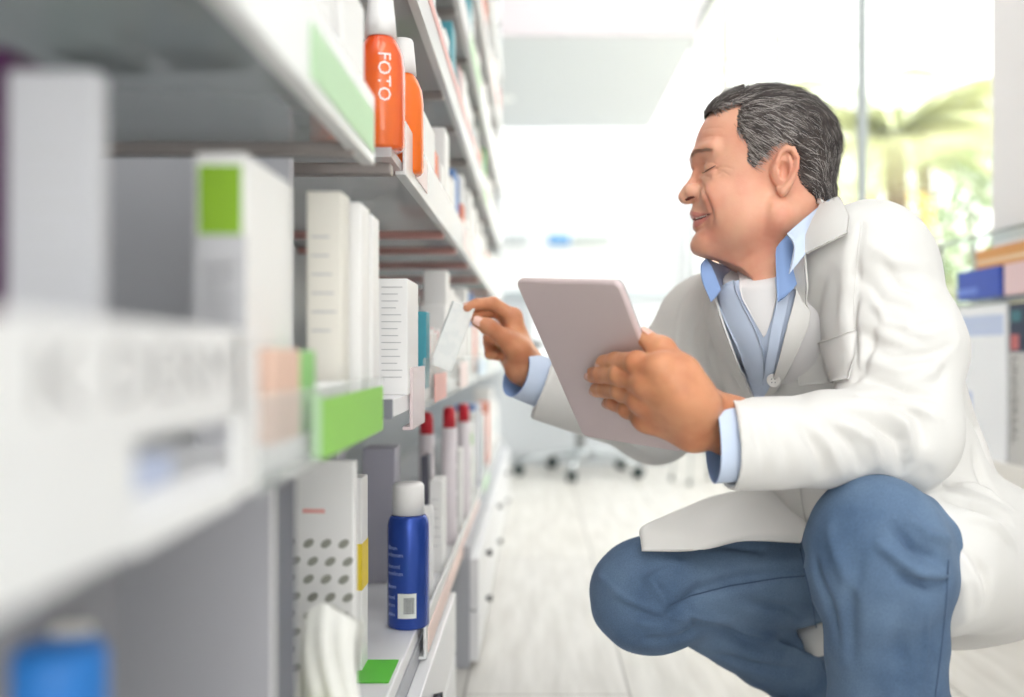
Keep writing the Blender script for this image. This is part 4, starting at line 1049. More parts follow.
def nail(c, d, n, L, w):
    """small curved plate: d along the finger, n outwards"""
    d = d.normalized(); n = (n - d * n.dot(d)).normalized(); s_ = d.cross(n); vs = []; fs = []; K = 6
    for top in (1, 0):
        for i in range(K + 1):
            for j in range(K + 1):
                u = (i / K - .5) * 2; v = j / K; ww = w * (1 - .25 * v ** 3) * (1 if j else .85)
                vs.append(c + d * (v * L) + s_ * (u * ww) + n * (-.0020 * u * u - .0006 * v * v + .0003 * top - .0002))
    o = (K + 1) ** 2
    for i in range(K):
        for j in range(K):
            a = i * (K + 1) + j; fs.append((a, a + 1, a + K + 2, a + K + 1)); fs.append((o + a, o + a + K + 1, o + a + K + 2, o + a + 1))
    return vs, fs
nail_m = mat('fingernail', rgb(236, 188, 172), .25, coat=.3)
nb = MB()
for p, r_ in fing:
    d = (p[3] - p[2]).normalized(); n = tn + Vector((0, 0, .25)); n = (n - d * n.dot(d)).normalized()
    v_, f_ = nail(p[3] - d * .004 + n * (r_[3] + .0001), d, n, .0095, .0052); nb.add([v - PO for v in v_], f_, nail_m, True)
d = (th[3] - th[2]).normalized(); n = (Vector((.2, -.3, 1)) - d * Vector((.2, -.3, 1)).dot(d)).normalized()
v_, f_ = nail(th[3] - d * .006 + n * .0102, d, n, .013, .0070); nb.add([v - PO for v in v_], f_, nail_m, True)

# right hand (reaching to the shelf) -----------------------------------------------------
hR = Field((-.12, 1.36, .555), (.03, 1.54, .715), .0012)
Y0 = 1.43
wq = W(524, 366, 1.452); wq2 = WRR.lerp(ELR, .12)
hR.cap(wq2, wq, .027, .0255, 0)
i0, m0, r0, l0 = W(513, 317, 1.448), W(513, 324, 1.468), W(512, 337, 1.483), W(509, 351, 1.492)
for p, r_ in ((i0, .0125), (m0, .0125), (r0, .0118), (l0, .011)): hR.cap(wq, p, .021, r_, .014)
hR.cap(i0, l0, .012, .0105, .01)
hR.cap(W(519, 350, 1.430), W(505, 338, 1.425), .019, .0155, .014)         # thenar
hR.cap(W(516, 362, 1.472), W(504, 352, 1.480), .018, .013, .012)
GF = hR.like()
fr = [
 ([i0, W(493, 303.5, 1.440), W(477, 304.5, 1.425), W(467, 307.5, 1.414)], [.0112, .0098, .0085, .0072]),
 ([m0, W(496, 311, 1.462), W(482, 314, 1.440), W(471, 316.5, 1.428)], [.0112, .0098, .0082, .0072]),
 ([r0, W(492, 326, 1.478), W(489, 338, 1.463), W(498, 341, 1.455)], [.0108, .0094, .0085, .0076]),
 ([l0, W(489, 342, 1.486), W(490, 354, 1.474), W(498, 356, 1.466)], [.0098, .0086, .0078, .0070])]
for p, r_ in fr:
    G = hR.like(); finger(G, p, r_, .003); GF.F = np.minimum(GF.F, G.F)
hR.F = Field.smin(hR.F, GF.F, .003)
tR = [W(517, 350, 1.428), W(503, 337, 1.416), W(488, 326.5, 1.406), W(477.5, 321.5, 1.405)]
TF = hR.like(); TF.chain(tR, [.0165, .0122, .0108, .0085], .004); TF.ell(tR[2], (.0113,) * 3, .004)
hR.F = Field.smin(hR.F, TF.F, .0025)
rV, rQ = hR.mesh(); rV = smooth_np(rV, rQ, 1, .4)
d = (tR[3] - tR[2]).normalized(); n = Vector((-.25, -1, .25)); n = (n - d * n.dot(d)).normalized()
v_, f_ = nail(tR[3] - d * .007 + n * .0089, d, n, .0135, .0068); nb.add([v - PO for v in v_], f_, nail_m, True)
p = fr[0][0]; d = (p[3] - p[2]).normalized(); n = Vector((-.1, -.2, 1)); n = (n - d * n.dot(d)).normalized()
v_, f_ = nail(p[3] - d * .004 + n * .0074, d, n, .009, .0048); nb.add([v - PO for v in v_], f_, nail_m, True)

# one body mesh: head + neck + trunk + limbs + hands
parts = [(hv, hq, hm), (bV, bQ, np.zeros(len(bQ), int)), (lV, lQ, np.full(len(lQ), 2)), (rV, rQ, np.full(len(rQ), 2))]
o_ = 0; VV = []; QQ = []; MM = []
for (a, b_, c_) in parts: VV.append(a); QQ.append(b_ + o_); MM.append(c_); o_ += len(a)
BODY = pobj('body', np.concatenate(VV), np.concatenate(QQ), [skin, lip_m, skin_hand, mouth_nostril_m], None, np.concatenate(MM).astype(int))
NAILS = nb.build('fingernails', PERSON)
# eye lines, brows, teeth
db = MB(); lash = mat('lash_line', rgb(112, 76, 64), .7); brow = mat('brow_hair', rgb(205, 170, 150), .9)
def hp(x, y, z): return HM @ Vector((x, y, z)) - PO
headbvh = bvh_of(hv - np.array(PO), hq)
def onskin(x, y, z, off=.0003, dirv=None):
    """drop a local point on the face surface along the head's outward direction"""
    o = hp(x + .05, y * 1.75, z); d = (hp(x, y, z) - o).normalized(); h = headbvh.ray_cast(o, d)
    if h[0] is None: return hp(x, y, z)
    return h[0] - d * off
EY = L(708, 169, .031)
for s_ in (1, -1):
    db = MB(); ys = [.020, .024, .028, .033, .038, .042, .046, .049]; zs = [-.0042, -.0050, -.0054, -.0052, -.0044, -.0032, -.0018, -.0004]
    db.tube([onskin(EY[0] + .009 - (y - .018) * .55, y * s_, EY[2] + z + .0015) for y, z in zip(ys, zs)], [.0003, .0006, .0009, .0010, .0009, .0008, .0006, .0003], lash, 6)
    db.build('eyelashes', PERSON)
rnd = random.Random(4); BR = L(704, 154, .030)
for s_ in (1, -1):
    db = MB()
    for k in range(150):
        u = rnd.random(); y = .008 + .040 * u; z = BR[2] - .001 + .0045 * math.sin(.5 + u * 2.2) + rnd.gauss(0, .0017) * (1 - .5 * u); x = .112 - y * .45
        p = onskin(x, y * s_, z, .0001); q = onskin(x - .004, (y + .006) * s_, z + .0022 * (1 - 1.8 * u), .0014)
        db.tube([p, q], [.00030, .00010], brow, 3, cap=False)
    db.build('eyebrow', PERSON)
tb = MB(); ivory = mat('teeth_ivory', rgb(238, 230, 218), .3); mouthin = mat('mouth_shadow', rgb(96, 44, 40), .6)
hB1 = bvh_of(hv, hq)
for k in range(6):
    px = 696.2 + k * 2.0; py = 218.1 - k * .62
    for s_ in (1, -1):
        p_ = onray(hB1, px, py)
        if p_ is None: continue
        q = HMi @ p_; q = Vector((q.x - .0004, q.y * s_, q.z)); tb.tube([HM @ (q + Vector((.0003, 0, .0010))) - PO, HM @ (q - Vector((.0003, 0, .0010))) - PO], .00125, ivory, 8)
tb.build('teeth', PERSON)

# hair object with strands
hb = MB(); hb.add([v for v in toW(Vh) - np.array(PO)], [tuple(q) for q in Qh.tolist()], hair_m[0], True)
rnd = random.Random(8); HMr = HM.to_3x3(); nQ = len(Qh)
def strand(p, n, d, L, m, w, curl):
    pts = []; c = p.copy(); K = 5
    for k in range(K + 1):
        pts.append(c + n * (.0004 + .0016 * math.sin(k / K * 2.4)))
        d = (d + Vector((0, 0, -1)) * curl).normalized(); d = (d - n * (d.dot(n))).normalized(); c = c + d * (L / K)
        # follow the skull
        c = c - n * (L / K) ** 2 * 5.5 * k * .35
    s_ = d.cross(n).normalized(); vs = []; fs = []
    for k, q in enumerate(pts):
        ww = w * (1 - .8 * k / K); vs += [q - s_ * ww, q + s_ * ww]
    for k in range(K): fs.append((2 * k, 2 * k + 1, 2 * k + 3, 2 * k + 2))
    W_ = [HM @ v - PO for v in vs]; hb.add(W_, fs, m, True)
Cs = Vh[Qh].mean(1); Ns = Nh[Qh].mean(1)
for k in range(9500):
    i = rnd.randrange(nQ); p = Vector(Cs[i]); n = Vector(Ns[i]).normalized()
    if p.z > .078 and p.x > -.01: d = Vector((-1, -.15 + .25 * p.y / .07, .1))
    elif p.x < -.03: d = Vector((-.35, 0, -1))
    else: d = Vector((-1, 0, -.35 - max(0, -p.z) * 8))
    d = (d + Vector((rnd.gauss(0, .18), rnd.gauss(0, .18), rnd.gauss(0, .18)))); d = (d - n * d.dot(n)).normalized()
    g = .12 + (.34 if p.x > .0 and p.z < .085 and abs(p.y) > .03 else 0) + (.12 if p.z < .03 else 0)
    m = hair_m[2] if rnd.random() < g else rnd.choice((hair_m[0], hair_m[1], hair_m[3], hair_m[3]))
    strand(p, n, d, rnd.uniform(.010, .022), m, .00035, .10)
hb.build('hair', PERSON)

# ------------------------------------------------ clothes
# --- jeans
J = Field((.02, .88, .05), (.85, 1.78, .62), .0035)
J.ell(PEL, (.165, .105, .11), 0, axes=[LFT, FWD, SPN])
midL = HPL.lerp(KNL, .5); midR = HPR.lerp(KNR, .5)
J.cap(HPL + Vector((-.03, -.02, .01)), KNL + Vector((.0, .01, -.005)), .080, .071, .03); J.ell(KNL + Vector((-.002, 0, -.005)), (.070, .070, .077), .02)
J.cap(KNL + Vector((.008, .01, -.05)), ANL.lerp(KNL, .30), .066, .064, .03); J.cap(ANL.lerp(KNL, .30), ANL + Vector((.005, 0, .0)), .064, .062, .02)
J.cap(HPR, KNR, .094, .070, .03); J.ell(KNR + Vector((-.012, -.004, -.006)), (.072, .072, .070), .03)
J.cap(KNR + Vector((.03, .01, -.006)), KNR.lerp(ANR, .5) + Vector((0, 0, .016)), .055, .053, .006); J.cap(KNR.lerp(ANR, .5) + Vector((0, 0, .016)), ANR, .053, .046, .012)
dA = (ANR - KNR).normalized(); J.halfspace(ANR - dA * .002, dA, 0, lo=ANR - Vector((.12, .12, .12)), hi=ANR + Vector((.12, .12, .12)))
J.halfspace(ANL, (0, 0, -1), 0, lo=ANL - Vector((.12, .12, .12)), hi=ANL + Vector((.12, .12, .10)))
J.cap(ANR - dA * .03, ANR + dA * .05, .040, .040, .004, 's'); J.cap(ANL + Vector((0, 0, .03)), ANL - Vector((0, 0, .05)), .052, .052, .004, 's')
jV, jQ = J.mesh(); jV = smooth_np(jV, jQ, 2, .5); jN = normals_np(jV, jQ); jB = bvh_of(jV, jQ)
def onsurf(bvh, px, py, off=0.0):
    d = raydir(px, py).normalized(); h = bvh.ray_cast(CAMLOC, d)
    if h[0] is None: return None
    n = h[1] if h[1].dot(d) < 0 else -h[1]
    return h[0] + n * off
def pxfold(bvh, pts, w, hgt):
    P = [onsurf(bvh, *p) for p in pts]; P = [A(p) for p in P if p is not None]
    return [(P, w, hgt)] if len(P) >= 2 else []
def allfolds(bvh, lst):
    r_ = []
    for l in lst: r_ += pxfold(bvh, *l)
    return r_
jf = allfolds(jB, [
 ([(680, 612), (700, 624), (740, 634), (790, 642), (822, 655)], .006, -.006), ([(672, 610), (700, 590), (740, 578), (800, 570)], .010, -.005), ([(640, 622), (690, 616), (730, 622)], .008, .005), ([(650, 640), (700, 630), (740, 640), (780, 655)], .009, -.006),
 ([(690, 560), (650, 580), (668, 604)], .009, .003), ([(700, 628), (740, 632), (775, 640), (800, 650)], .007, .005), ([(620, 600), (650, 618), (680, 622)], .007, -.004), ([(740, 600), (790, 610), (820, 625)], .010, -.004),
 ([(720, 655), (760, 668), (800, 672)], .010, -.004), ([(705, 545), (760, 548), (805, 556)], .010, -.003), ([(600, 575), (625, 600), (660, 612)], .007, .003),
 ([(895, 525), (915, 550), (935, 560)], .007, -.007), ([(905, 515), (925, 535), (948, 540)], .006, .005), ([(880, 545), (915, 572), (945, 575)], .007, .006), ([(900, 575), (925, 585), (948, 582)], .005, -.006),
 ([(860, 560), (850, 600), (852, 660)], .010, -.003), ([(815, 560), (828, 600), (838, 640)], .008, -.003), ([(830, 520), (838, 560), (860, 600)], .010, .002), ([(905, 600), (900, 640), (905, 690)], .012, -.0025), ([(925, 600), (928, 640), (922, 690)], .003, .0016)])
jf = [(a_, w_ * .8, h_ * 2.1) for a_, w_, h_ in jf]
jV = folds_np(jV, jN, jf)
rs_ = np.random.RandomState(3)
ph = jV * 38
jV = jV + jN * (.0018 * (np.sin(ph[:, 0] * 1.3 + np.sin(ph[:, 2] * 1.7) * 1.4) * np.sin(ph[:, 1] * 1.1 + ph[:, 2])))[:, None]
JEANS = pobj('jeans', jV, jQ, denim)
jB = bvh_of(jV, jQ)
def seam(bvh, pts, r, m, par, off=.0004, n=30):
    P = [onsurf(bvh, p.x, p.y, off) for p in resample(pts, n)]; P = [p - PO for p in P if p is not None]
    if len(P) > 2: k_ = MB(); k_.tube(P, r, m, 6); k_.build('seam', par)
seam(jB, [(668, 606), (690, 596), (730, 586), (780, 578), (806, 576)], .0008, denim_dk, JEANS)
seam(jB, [(800, 548), (806, 575), (812, 600), (818, 640), (824, 670)], .0008, denim_dk, JEANS)
seam(jB, [(948, 560), (946, 600), (941, 650), (935, 697)], .0008, denim_dk, JEANS)
# hem of the far leg
hm_ = MB(); ring = []; q1 = dA.orthogonal().normalized(); q2 = dA.cross(q1)
for k in range(33):
    a = 2 * math.pi * k / 32; ring.append(ANR - dA * .003 + (q1 * math.cos(a) + q2 * math.sin(a)) * .0470 - PO)
hm_.tube(ring, .0024, denim_dk, 8, cap=False); hm_.build('hem', JEANS)

# --- shoes and socks
shoe_m = mat('dark_brown_leather', rgb(58, 34, 32), .4); sole_m = mat('shoe_sole', rgb(40, 34, 32), .6)
for (an, toe, heelup, nm) in ((ANR, Vector((-.80, -.60, 0)), .09, 'r'), (ANL, Vector((-.78, -.62, 0)), .0, 'l')):
    toe = toe.normalized(); S = Field((an.x - .32, an.y - .30, -.01), (an.x + .16, an.y + .16, .22), .004)
    if nm == 'r':
        heel = an - toe * .035 + Vector((0, 0, -.055)); ball = an + toe * .105; ball.z = .034; tip = an + toe * .175; tip.z = .028
    else:
        heel = an - toe * .045; heel.z = .038; ball = an + toe * .12; ball.z = .036; tip = an + toe * .19; tip.z = .03
    up_ = Vector((0, 0, 1)); sd = toe.cross(up_)
    S.cap(heel, ball, .034, .042, 0); S.cap(ball, tip, .040, .026, .02, flat=(up_, 1.15)); S.cap(an + up_ * .02, heel, .038, .034, .02); S.cap(an, ball, .036, .034, .02)
    S.halfspace((0, 0, .0005), (0, 0, -1))
    S.halfspace(an + up_ * .02, (0, 0, 1))
    sV, sQ = S.mesh(); sV = smooth_np(sV, sQ, 1); o = pobj('shoe', sV, sQ, shoe_m)
    b = MB(); P = [heel + Vector((0, 0, -.031)) - PO, heel.lerp(ball, .5) + Vector((0, 0, -.034)) - PO, ball - PO + Vector((0, 0, -ball.z + .006)), tip - PO + Vector((0, 0, -tip.z + .006))]
    b.tube(P, [.030, .030, .040, .026], sole_m, 16, flat=.16); s2 = b.build('sole', o); s2.matrix_parent_inverse = Matrix()
sock = MB()
sock.tube([ANR - dA * .03 - PO, ANR + dA * .035 - PO], .036, mat('dark_sock', rgb(70, 34, 34), .9), 20); sock.tube([ANL + Vector((0, 0, .02)) - PO, ANL - Vector((0, 0, .03)) - PO], .038, MATS['dark_sock'], 20); sock.build('socks', PERSON)

# --- coat
Cc = Field((-.04, .86, .14), (.88, 1.80, .86), .0036)
ax3 = [LFT, FWD, SPN]
def S_(t, f=0, l=0): return PEL.lerp(NECK, t) + FWD * f + LFT * l
Cc.ell(S_(.66, .008), (.178, .116, .165), 0, axes=ax3)
Cc.ell(S_(.36, .025), (.168, .122, .165), .05, axes=ax3)
Cc.ell(S_(.02, .0), (.182, .118, .13), .05, axes=ax3)
Cc.cap(SHL + Vector((-.03, -.0, .0)), SHR + Vector((.02, .0, .0)), .070, .064, .05)
Cc.cap(NECK + Vector((.015, .01, -.01)), SHL + Vector((-.02, 0, .015)), .060, .062, .04); Cc.cap(NECK + Vector((.015, .01, -.01)), SHR + Vector((0, 0, .01)), .060, .058, .04)
# skirt hanging behind and around the hips
Cc.cap(W(965, 538, 1.42), W(940, 585, 1.38), .078, .060, .05); Cc.cap(W(948, 545, 1.27), W(915, 592, 1.27), .072, .052, .05)
Cc.cap(HPL + Vector((.005, -.005, .02)), HPL.lerp(KNL, .70) + Vector((.006, .004, -.004)), .093, .088, .03)
Cc.cap(W(870, 606, 1.40), W(816, 636, 1.42), .045, .030, .04)
TORSO = Cc.F.copy()
SL = Cc.like()      # near sleeve
SL.cap(SHL + Vector((-.010, .02, -.005)), SHL.lerp(ELL, .5), .074, .072, 0); SL.cap(SHL.lerp(ELL, .5), ELL + Vector((-.004, 0, .01)), .072, .062, .03)
cuffL = ELL.lerp(WSL, .975)
SL.cap(ELL, ELL.lerp(cuffL, .45), .060, .050, .03); SL.cap(ELL.lerp(cuffL, .45), cuffL + (WSL - ELL).normalized() * .05, .050, .048, .02, flat=None)
dl = (WSL - ELL).normalized(); bb = Vector((.10, .10, .10)); SL.halfspace(cuffL, Vector((dl.x, dl.y * .1, dl.z)), 0.003, lo=cuffL + dl * .04 - bb, hi=cuffL + dl * .04 + bb)
SL.cap(cuffL - dl * .02, cuffL + dl * .1, .0415, .0415, .003, 's')
Cc.F = Field.smin(Cc.F, SL.F, .018)
cuffR = ELR.lerp(WRR, .90); dr = (WRR - ELR).normalized()
SR = Cc.like()
SR.cap(SHR, SHR.lerp(ELR, .5), .070, .072, 0); SR.cap(SHR.lerp(ELR, .5), ELR, .072, .064, .03)
SR.cap(ELR, cuffR + dr * .04 + Vector((0, 0, -.006)), .056, .052, .03)
SR.halfspace(W(542, 388, 1.455), (-.93, 0, .37), .003, lo=cuffR + dr * .05 - Vector((.11, .11, .11)), hi=cuffR + dr * .05 + Vector((.11, .11, .11)))
SR.cap(cuffR - dr * .03 + Vector((0, 0, -.006)), cuffR + dr * .1 + Vector((0, 0, -.006)), .0425, .0425, .003, 's')
Cc.F = Field.smin(Cc.F, SR.F, .018)
# neck opening
Cc.cap(NECK + Vector((-.012, -.012, -.02)), NECK + Vector((-.02, -.01, .12)), .058, .075, .01, 's')
cV, cQ = Cc.mesh(); cV = smooth_np(cV, cQ, 2, .5); cB = bvh_of(cV, cQ)
cN = normals_np(cV, cQ)
cf = allfolds(cB, [
 ([(858, 330), (880, 345), (905, 350)], .008, -.004), ([(860, 275), (880, 300), (915, 310), (950, 300)], .010, -.004), ([(870, 245), (890, 262), (925, 268)], .010, .004), ([(862, 360), (900, 372), (945, 360)], .010, .004),
 ([(862, 395), (890, 400), (920, 415), (925, 440)], .008, -.007), ([(845, 412), (875, 420), (898, 440), (900, 470)], .008, -.007), ([(830, 425), (850, 440), (862, 470)], .008, -.006), ([(800, 425), (815, 445), (822, 475)], .009, -.0045), ([(878, 408), (905, 425), (912, 455)], .007, .006), ([(845, 425), (870, 440), (880, 468)], .006, .005), ([(815, 430), (832, 450), (842, 475)], .007, .004),
 ([(770, 420), (782, 445), (790, 480)], .010, -.003), ([(935, 380), (950, 350), (960, 310)], .010, -.004), ([(905, 385), (935, 372), (958, 340)], .008, .004), ([(870, 310), (905, 330), (950, 325)], .009, -.004),
 ([(862, 225), (857, 270), (852, 320), (856, 380)], .005, -.005), ([(848, 240), (845, 300), (842, 330)], .010, .003), ([(828, 270), (812, 330), (800, 400)], .012, -.004), ([(800, 300), (790, 340), (784, 380)], .010, .003),
 ([(880, 255), (900, 285), (935, 300)], .007, -.004), ([(868, 290), (885, 320), (925, 335), (955, 325)], .006, .004), ([(865, 345), (890, 358), (925, 356), (955, 345)], .006, -.004), ([(870, 380), (905, 392), (935, 398)], .006, -.005), ([(750, 412), (758, 440), (764, 478)], .007, -.003), ([(855, 400), (880, 402), (915, 408), (940, 420)], .005, .004), ([(872, 330), (868, 350), (862, 375)], .006, -.004), ([(965, 400), (980, 430), (990, 460)], .008, -.005), ([(975, 450), (985, 480), (1000, 500)], .009, -.005), ([(950, 500), (975, 505), (1010, 520)], .010, -.007), ([(960, 515), (990, 525), (1015, 545)], .008, .006), ([(955, 480), (985, 492), (1008, 505)], .008, .005),
 ([(905, 520), (935, 555), (950, 600), (945, 630)], .012, -.005), ([(930, 520), (965, 560), (980, 600)], .010, .005), ([(950, 540), (985, 575), (985, 610)], .009, -.005), ([(890, 500), (930, 530), (960, 580), (965, 620)], .009, .004), ([(925, 470), (955, 480), (975, 480)], .009, -.004),
 ([(700, 300), (690, 330), (688, 380)], .012, -.005), ([(720, 310), (712, 350), (722, 390)], .010, .004), ([(690, 290), (680, 320), (676, 350)], .008, .003), ([(735, 340), (735, 380), (740, 400)], .010, -.004),
 ([(560, 430), (580, 410), (600, 400)], .010, -.004), ([(610, 455), (615, 440), (620, 430)], .004, -.004), ([(640, 450), (630, 440), (625, 430)], .005, .004)])
cf = [(a_, w_ * .85, h_ * 1.6) for a_, w_, h_ in cf]
cV = folds_np(cV, cN, cf)
ph = cV * 26
cV = cV + cN * (.0016 * np.sin(ph[:, 0] * 1.1 + 1.8 * np.sin(ph[:, 2] * .9 + ph[:, 1])) * np.sin(ph[:, 1] * .9 + ph[:, 2] * 1.2))[:, None]
# colour: faces in the cut get the shirt / tee colours
cm = np.zeros(len(cQ), int)
cB = bvh_of(cV, cQ)
Cn = cV[cQ].mean(1)
COAT = pobj('lab_coat', cV, cQ, coat_m)
# shirt: solid torso 12 mm under the coat
SH = Cc.like(); SH.F = (TORSO + .0135).astype(np.float32)
SH.cap(NECK + Vector((-.012, -.012, -.02)), NECK + Vector((-.02, -.01, .12)), .056, .072, .006, 's')
SH.halfspace(S_(.32), -SPN, 0)
sV, sQ = SH.mesh(); sV = smooth_np(sV, sQ, 2, .5); SHIRT = pobj('shirt', sV, sQ, shirt_m); sB = bvh_of(sV, sQ)

def patch(name, left, right, bvh, off, th, m, parent, nu=10, nv=30, smooth=3, lift=None, bulge=0.0, fixed=None, ref=None):
    """cloth piece between two outline curves, laid over the body beneath it, with thickness"""
    Lp = resample(left, nv); Rp = resample(right, nv); grid = []; last = 1.3
    for j in range(nv):
        row = []
        for i in range(nu):
            q = Lp[j].lerp(Rp[j], i / (nu - 1)); p = onsurf(bvh, q.x, q.y, 0)
            t_ = (p.y if p is not None else None); row.append([q.x, q.y, t_])
        grid.append(row)
    known = [c[2] for r in grid for c in r if c[2] is not None]; mean = sum(known) / len(known) if known else 1.3
    D = np.array([[c[2] if c[2] is not None else np.nan for c in r] for r in grid])
    while np.isnan(D).any():
        P_ = np.pad(D, 1, constant_values=np.nan); nb_ = np.stack([P_[:-2, 1:-1], P_[2:, 1:-1], P_[1:-1, :-2], P_[1:-1, 2:]]); c_ = (~np.isnan(nb_)).sum(0); mn = np.where(c_ > 0, np.nansum(nb_, 0) / np.maximum(c_, 1), np.nan)
        D = np.where(np.isnan(D), mn, D)
        if not known: D[:] = ref or 1.3
    if ref is not None: D = np.minimum(D, ref)
    for _ in range(smooth):
        P_ = np.pad(D, 1, mode='edge'); Dn = (P_[:-2, 1:-1] + P_[2:, 1:-1] + P_[1:-1, :-2] + P_[1:-1, 2:]) / 4; D = np.minimum(D, Dn * .5 + D * .5) if bulge >= 0 else Dn
    P = [[W(grid[j][i][0], grid[j][i][1], D[j][i]) for i in range(nu)] for j in range(nv)]
    vs = []; fs = []
    def nrm(j, i):
        a = P[j][min(i + 1, nu - 1)] - P[j][max(i - 1, 0)]; b = P[min(j + 1, nv - 1)][i] - P[max(j - 1, 0)][i]; n = a.cross(b).normalized()
        return n if n.dot(CAMLOC - P[j][i]) > 0 else -n
    for lay in (0, 1):
        for j in range(nv):
            for i in range(nu):
                u, v = i / (nu - 1), j / (nv - 1); o = off + (lift(u, v) if lift else 0) + (0 if lay else th)
                o += bulge * math.sin(math.pi * u)
                vs.append(P[j][i] + nrm(j, i) * o - PO)
    K = nu * nv
    for j in range(nv - 1):
        for i in range(nu - 1):
            a = j * nu + i; fs.append((a, a + 1, a + nu + 1, a + nu)); fs.append((K + a, K + a + nu, K + a + nu + 1, K + a + 1))
    bd = [i for i in range(nu)] + [j * nu + nu - 1 for j in range(1, nv)] + [(nv - 1) * nu + i for i in range(nu - 2, -1, -1)] + [j * nu for j in range(nv - 2, 0, -1)]
    for a, b_ in zip(bd, bd[1:] + bd[:1]): fs.append((a, b_, K + b_, K + a))
    mb = MB(); mb.add(vs, fs, m, True); o = mb.build(name, parent); return o
# white tee around the neck base
TE = Field((.12, 1.15, .42), (.52, 1.52, .84), .003)
TE.cap(HM @ Vector((-.006, 0, -.03)), HM @ Vector((-.022, 0, -.19)), .0600, .0690, 0); TE.cap(HM @ Vector((.018, 0, -.08)), HM @ Vector((.008, 0, -.19)), .0530, .0630, .02)
TE.cap(HM @ Vector((.080, 0, -.084)), HM @ Vector((.036, 0, -.112)), .0245, .0390, .02); TE.cap(HM @ Vector((-.005, 0, -.18)), S_(.62), .068, .09, .03)
bB = bvh_of(hv, hq); t1, t2, t3 = onray(bB, 742, 275), onray(bB, 762, 284), onray(bB, 778, 280)
cn_ = HM @ Vector((-.01, 0, -.12)); pn = (t3 - t1).cross(t2 - (HM @ Vector((-.06, 0, -.095)))).normalized(); pn = pn if pn.z > 0 else -pn
TO = Cc.like(); TO.F = TORSO.copy(); oV, oQ = TO.mesh(); oV = smooth_np(oV, oQ, 2, .5)
TE.halfspace(t2, pn, .002)
tV, tQ = TE.mesh(); tV = smooth_np(tV, tQ, 1); pobj('tee_shirt', tV, tQ, tee_m)
allV = np.concatenate([tV, oV]); allQ = np.concatenate([tQ, oQ + len(tV)]); aB = bvh_of(allV, allQ)
patch('shirt_front', [(714, 290), (722, 318), (740, 362), (757, 402)], [(800, 262), (794, 300), (782, 345), (769, 402)], aB, .0012, .0015, shirt_m, SHIRT, nu=26, nv=30, smooth=3)
patch('tee_front', [(737, 272), (744, 300), (756, 322), (765, 336)], [(779, 279), (777, 300), (772, 320), (766, 336)], aB, .0034, .0014, tee_m, SHIRT, nu=16, nv=24, smooth=2)
patch('shirt_placket', [(716, 288), (727, 318), (743, 352), (757, 396)], [(736, 284), (746, 306), (764, 334), (770, 344)][:2] + [(758, 330), (765, 350), (766, 396)], aB, .0045, .002, shirt_m, SHIRT, smooth=3)
patch('shirt_placket', [(777, 276), (777, 305), (769, 340), (763, 398)], [(792, 262), (789, 300), (779, 345), (769, 398)], aB, .0060, .002, shirt_m, SHIRT, smooth=3)
oB = bvh_of(oV, oQ)
# coat lapels
patch('lapel', [(808, 250), (798, 262), (793, 300), (782, 345), (767, 400)], [(812, 255), (814, 285), (806, 325), (790, 362), (771, 402)], aB, .0085, .003, coat_m, COAT, nu=14, nv=40, smooth=8, lift=lambda u, v: .003 * math.sin(math.pi * v) * (1 - u))
patch('lapel', [(708, 286), (709, 320), (720, 348), (756, 401)], [(721, 291), (730, 320), (745, 360), (761, 401)], aB, .0075, .003, coat_m, COAT, nu=12, nv=34, smooth=8, lift=lambda u, v: .003 * math.sin(math.pi * v) * u)
patch('coat_collar', [(829, 202), (818, 226), (808, 252)], [(845, 206), (853, 224), (851, 238), (812, 257)], aB, .0115, .0035, coat_m, COAT, nu=18, nv=26, smooth=8)
# pocket and its seam
patch('breast_pocket', [(797, 348), (798, 370), (800, 385)], [(857, 331), (854, 362), (850, 380)], cB, .0012, .0022, coat_m, COAT, nu=24, nv=16, smooth=0)
seam(cB, [(797, 347), (828, 341), (857, 330)], .0010, coat_m, COAT, .0040)
seam(cB, [(862, 222), (857, 260), (854, 300), (855, 330)], .0007, coat_m, COAT, .0002)
seam(oB, [(800, 482), (802, 500), (806, 520)], .0013, coat_m, COAT, .002)
seam(oB, [(752, 402), (748, 440), (752, 480), (775, 520), (800, 540)], .0014, coat_m, COAT, .001)
# button
fv = []; fq = []
for ob in [COAT] + [c for c in COL.objects if c.parent in (COAT, SHIRT)]:
    o0 = len(fv); fv += [tuple(v.co + PO) for v in ob.data.vertices]; fq += [tuple(i + o0 for i in p_.vertices) for p_ in ob.data.polygons]
fB = BVHTree.FromPolygons(fv, fq); bp = onsurf(fB, 774, 380, .0004)
print('button', bp, topx(bp)); nn = (CAMLOC - bp).normalized().lerp(FWD, .5).normalized()
M = Matrix.Translation(bp - PO) @ nn.to_track_quat('Z', 'Y').to_matrix().to_4x4()
bt = bmesh.new(); mbb = MB(); mbb.lathe([(0, 0), (.0085, 0), (.0092, .0014), (.0085, .0028), (.0065, .0022), (0, .0020)], mat('button_white', rgb(232, 228, 224), .3), n=28)
for k in range(4): mbb.tube([(.0022 * (1 if k % 2 else -1), .0022 * (1 if k > 1 else -1), .0019), (.0022 * (1 if k % 2 else -1), .0022 * (1 if k > 1 else -1), .0024)], .0007, txtd, 8)
mbb.build('button', COAT, M)
# shirt buttons
for (px, py) in ((741, 315), (745, 290)):
    q = onsurf(oB, px, py, .0075)
    if q:
        M = Matrix.Translation(q - PO) @ (CAMLOC - q).to_track_quat('Z', 'Y').to_matrix().to_4x4(); k = MB(); k.lathe([(0, 0), (.0045, 0), (.0048, .001), (.004, .0018), (0, .0014)], MATS['button_white'], n=20); k.build('button', SHIRT, M)
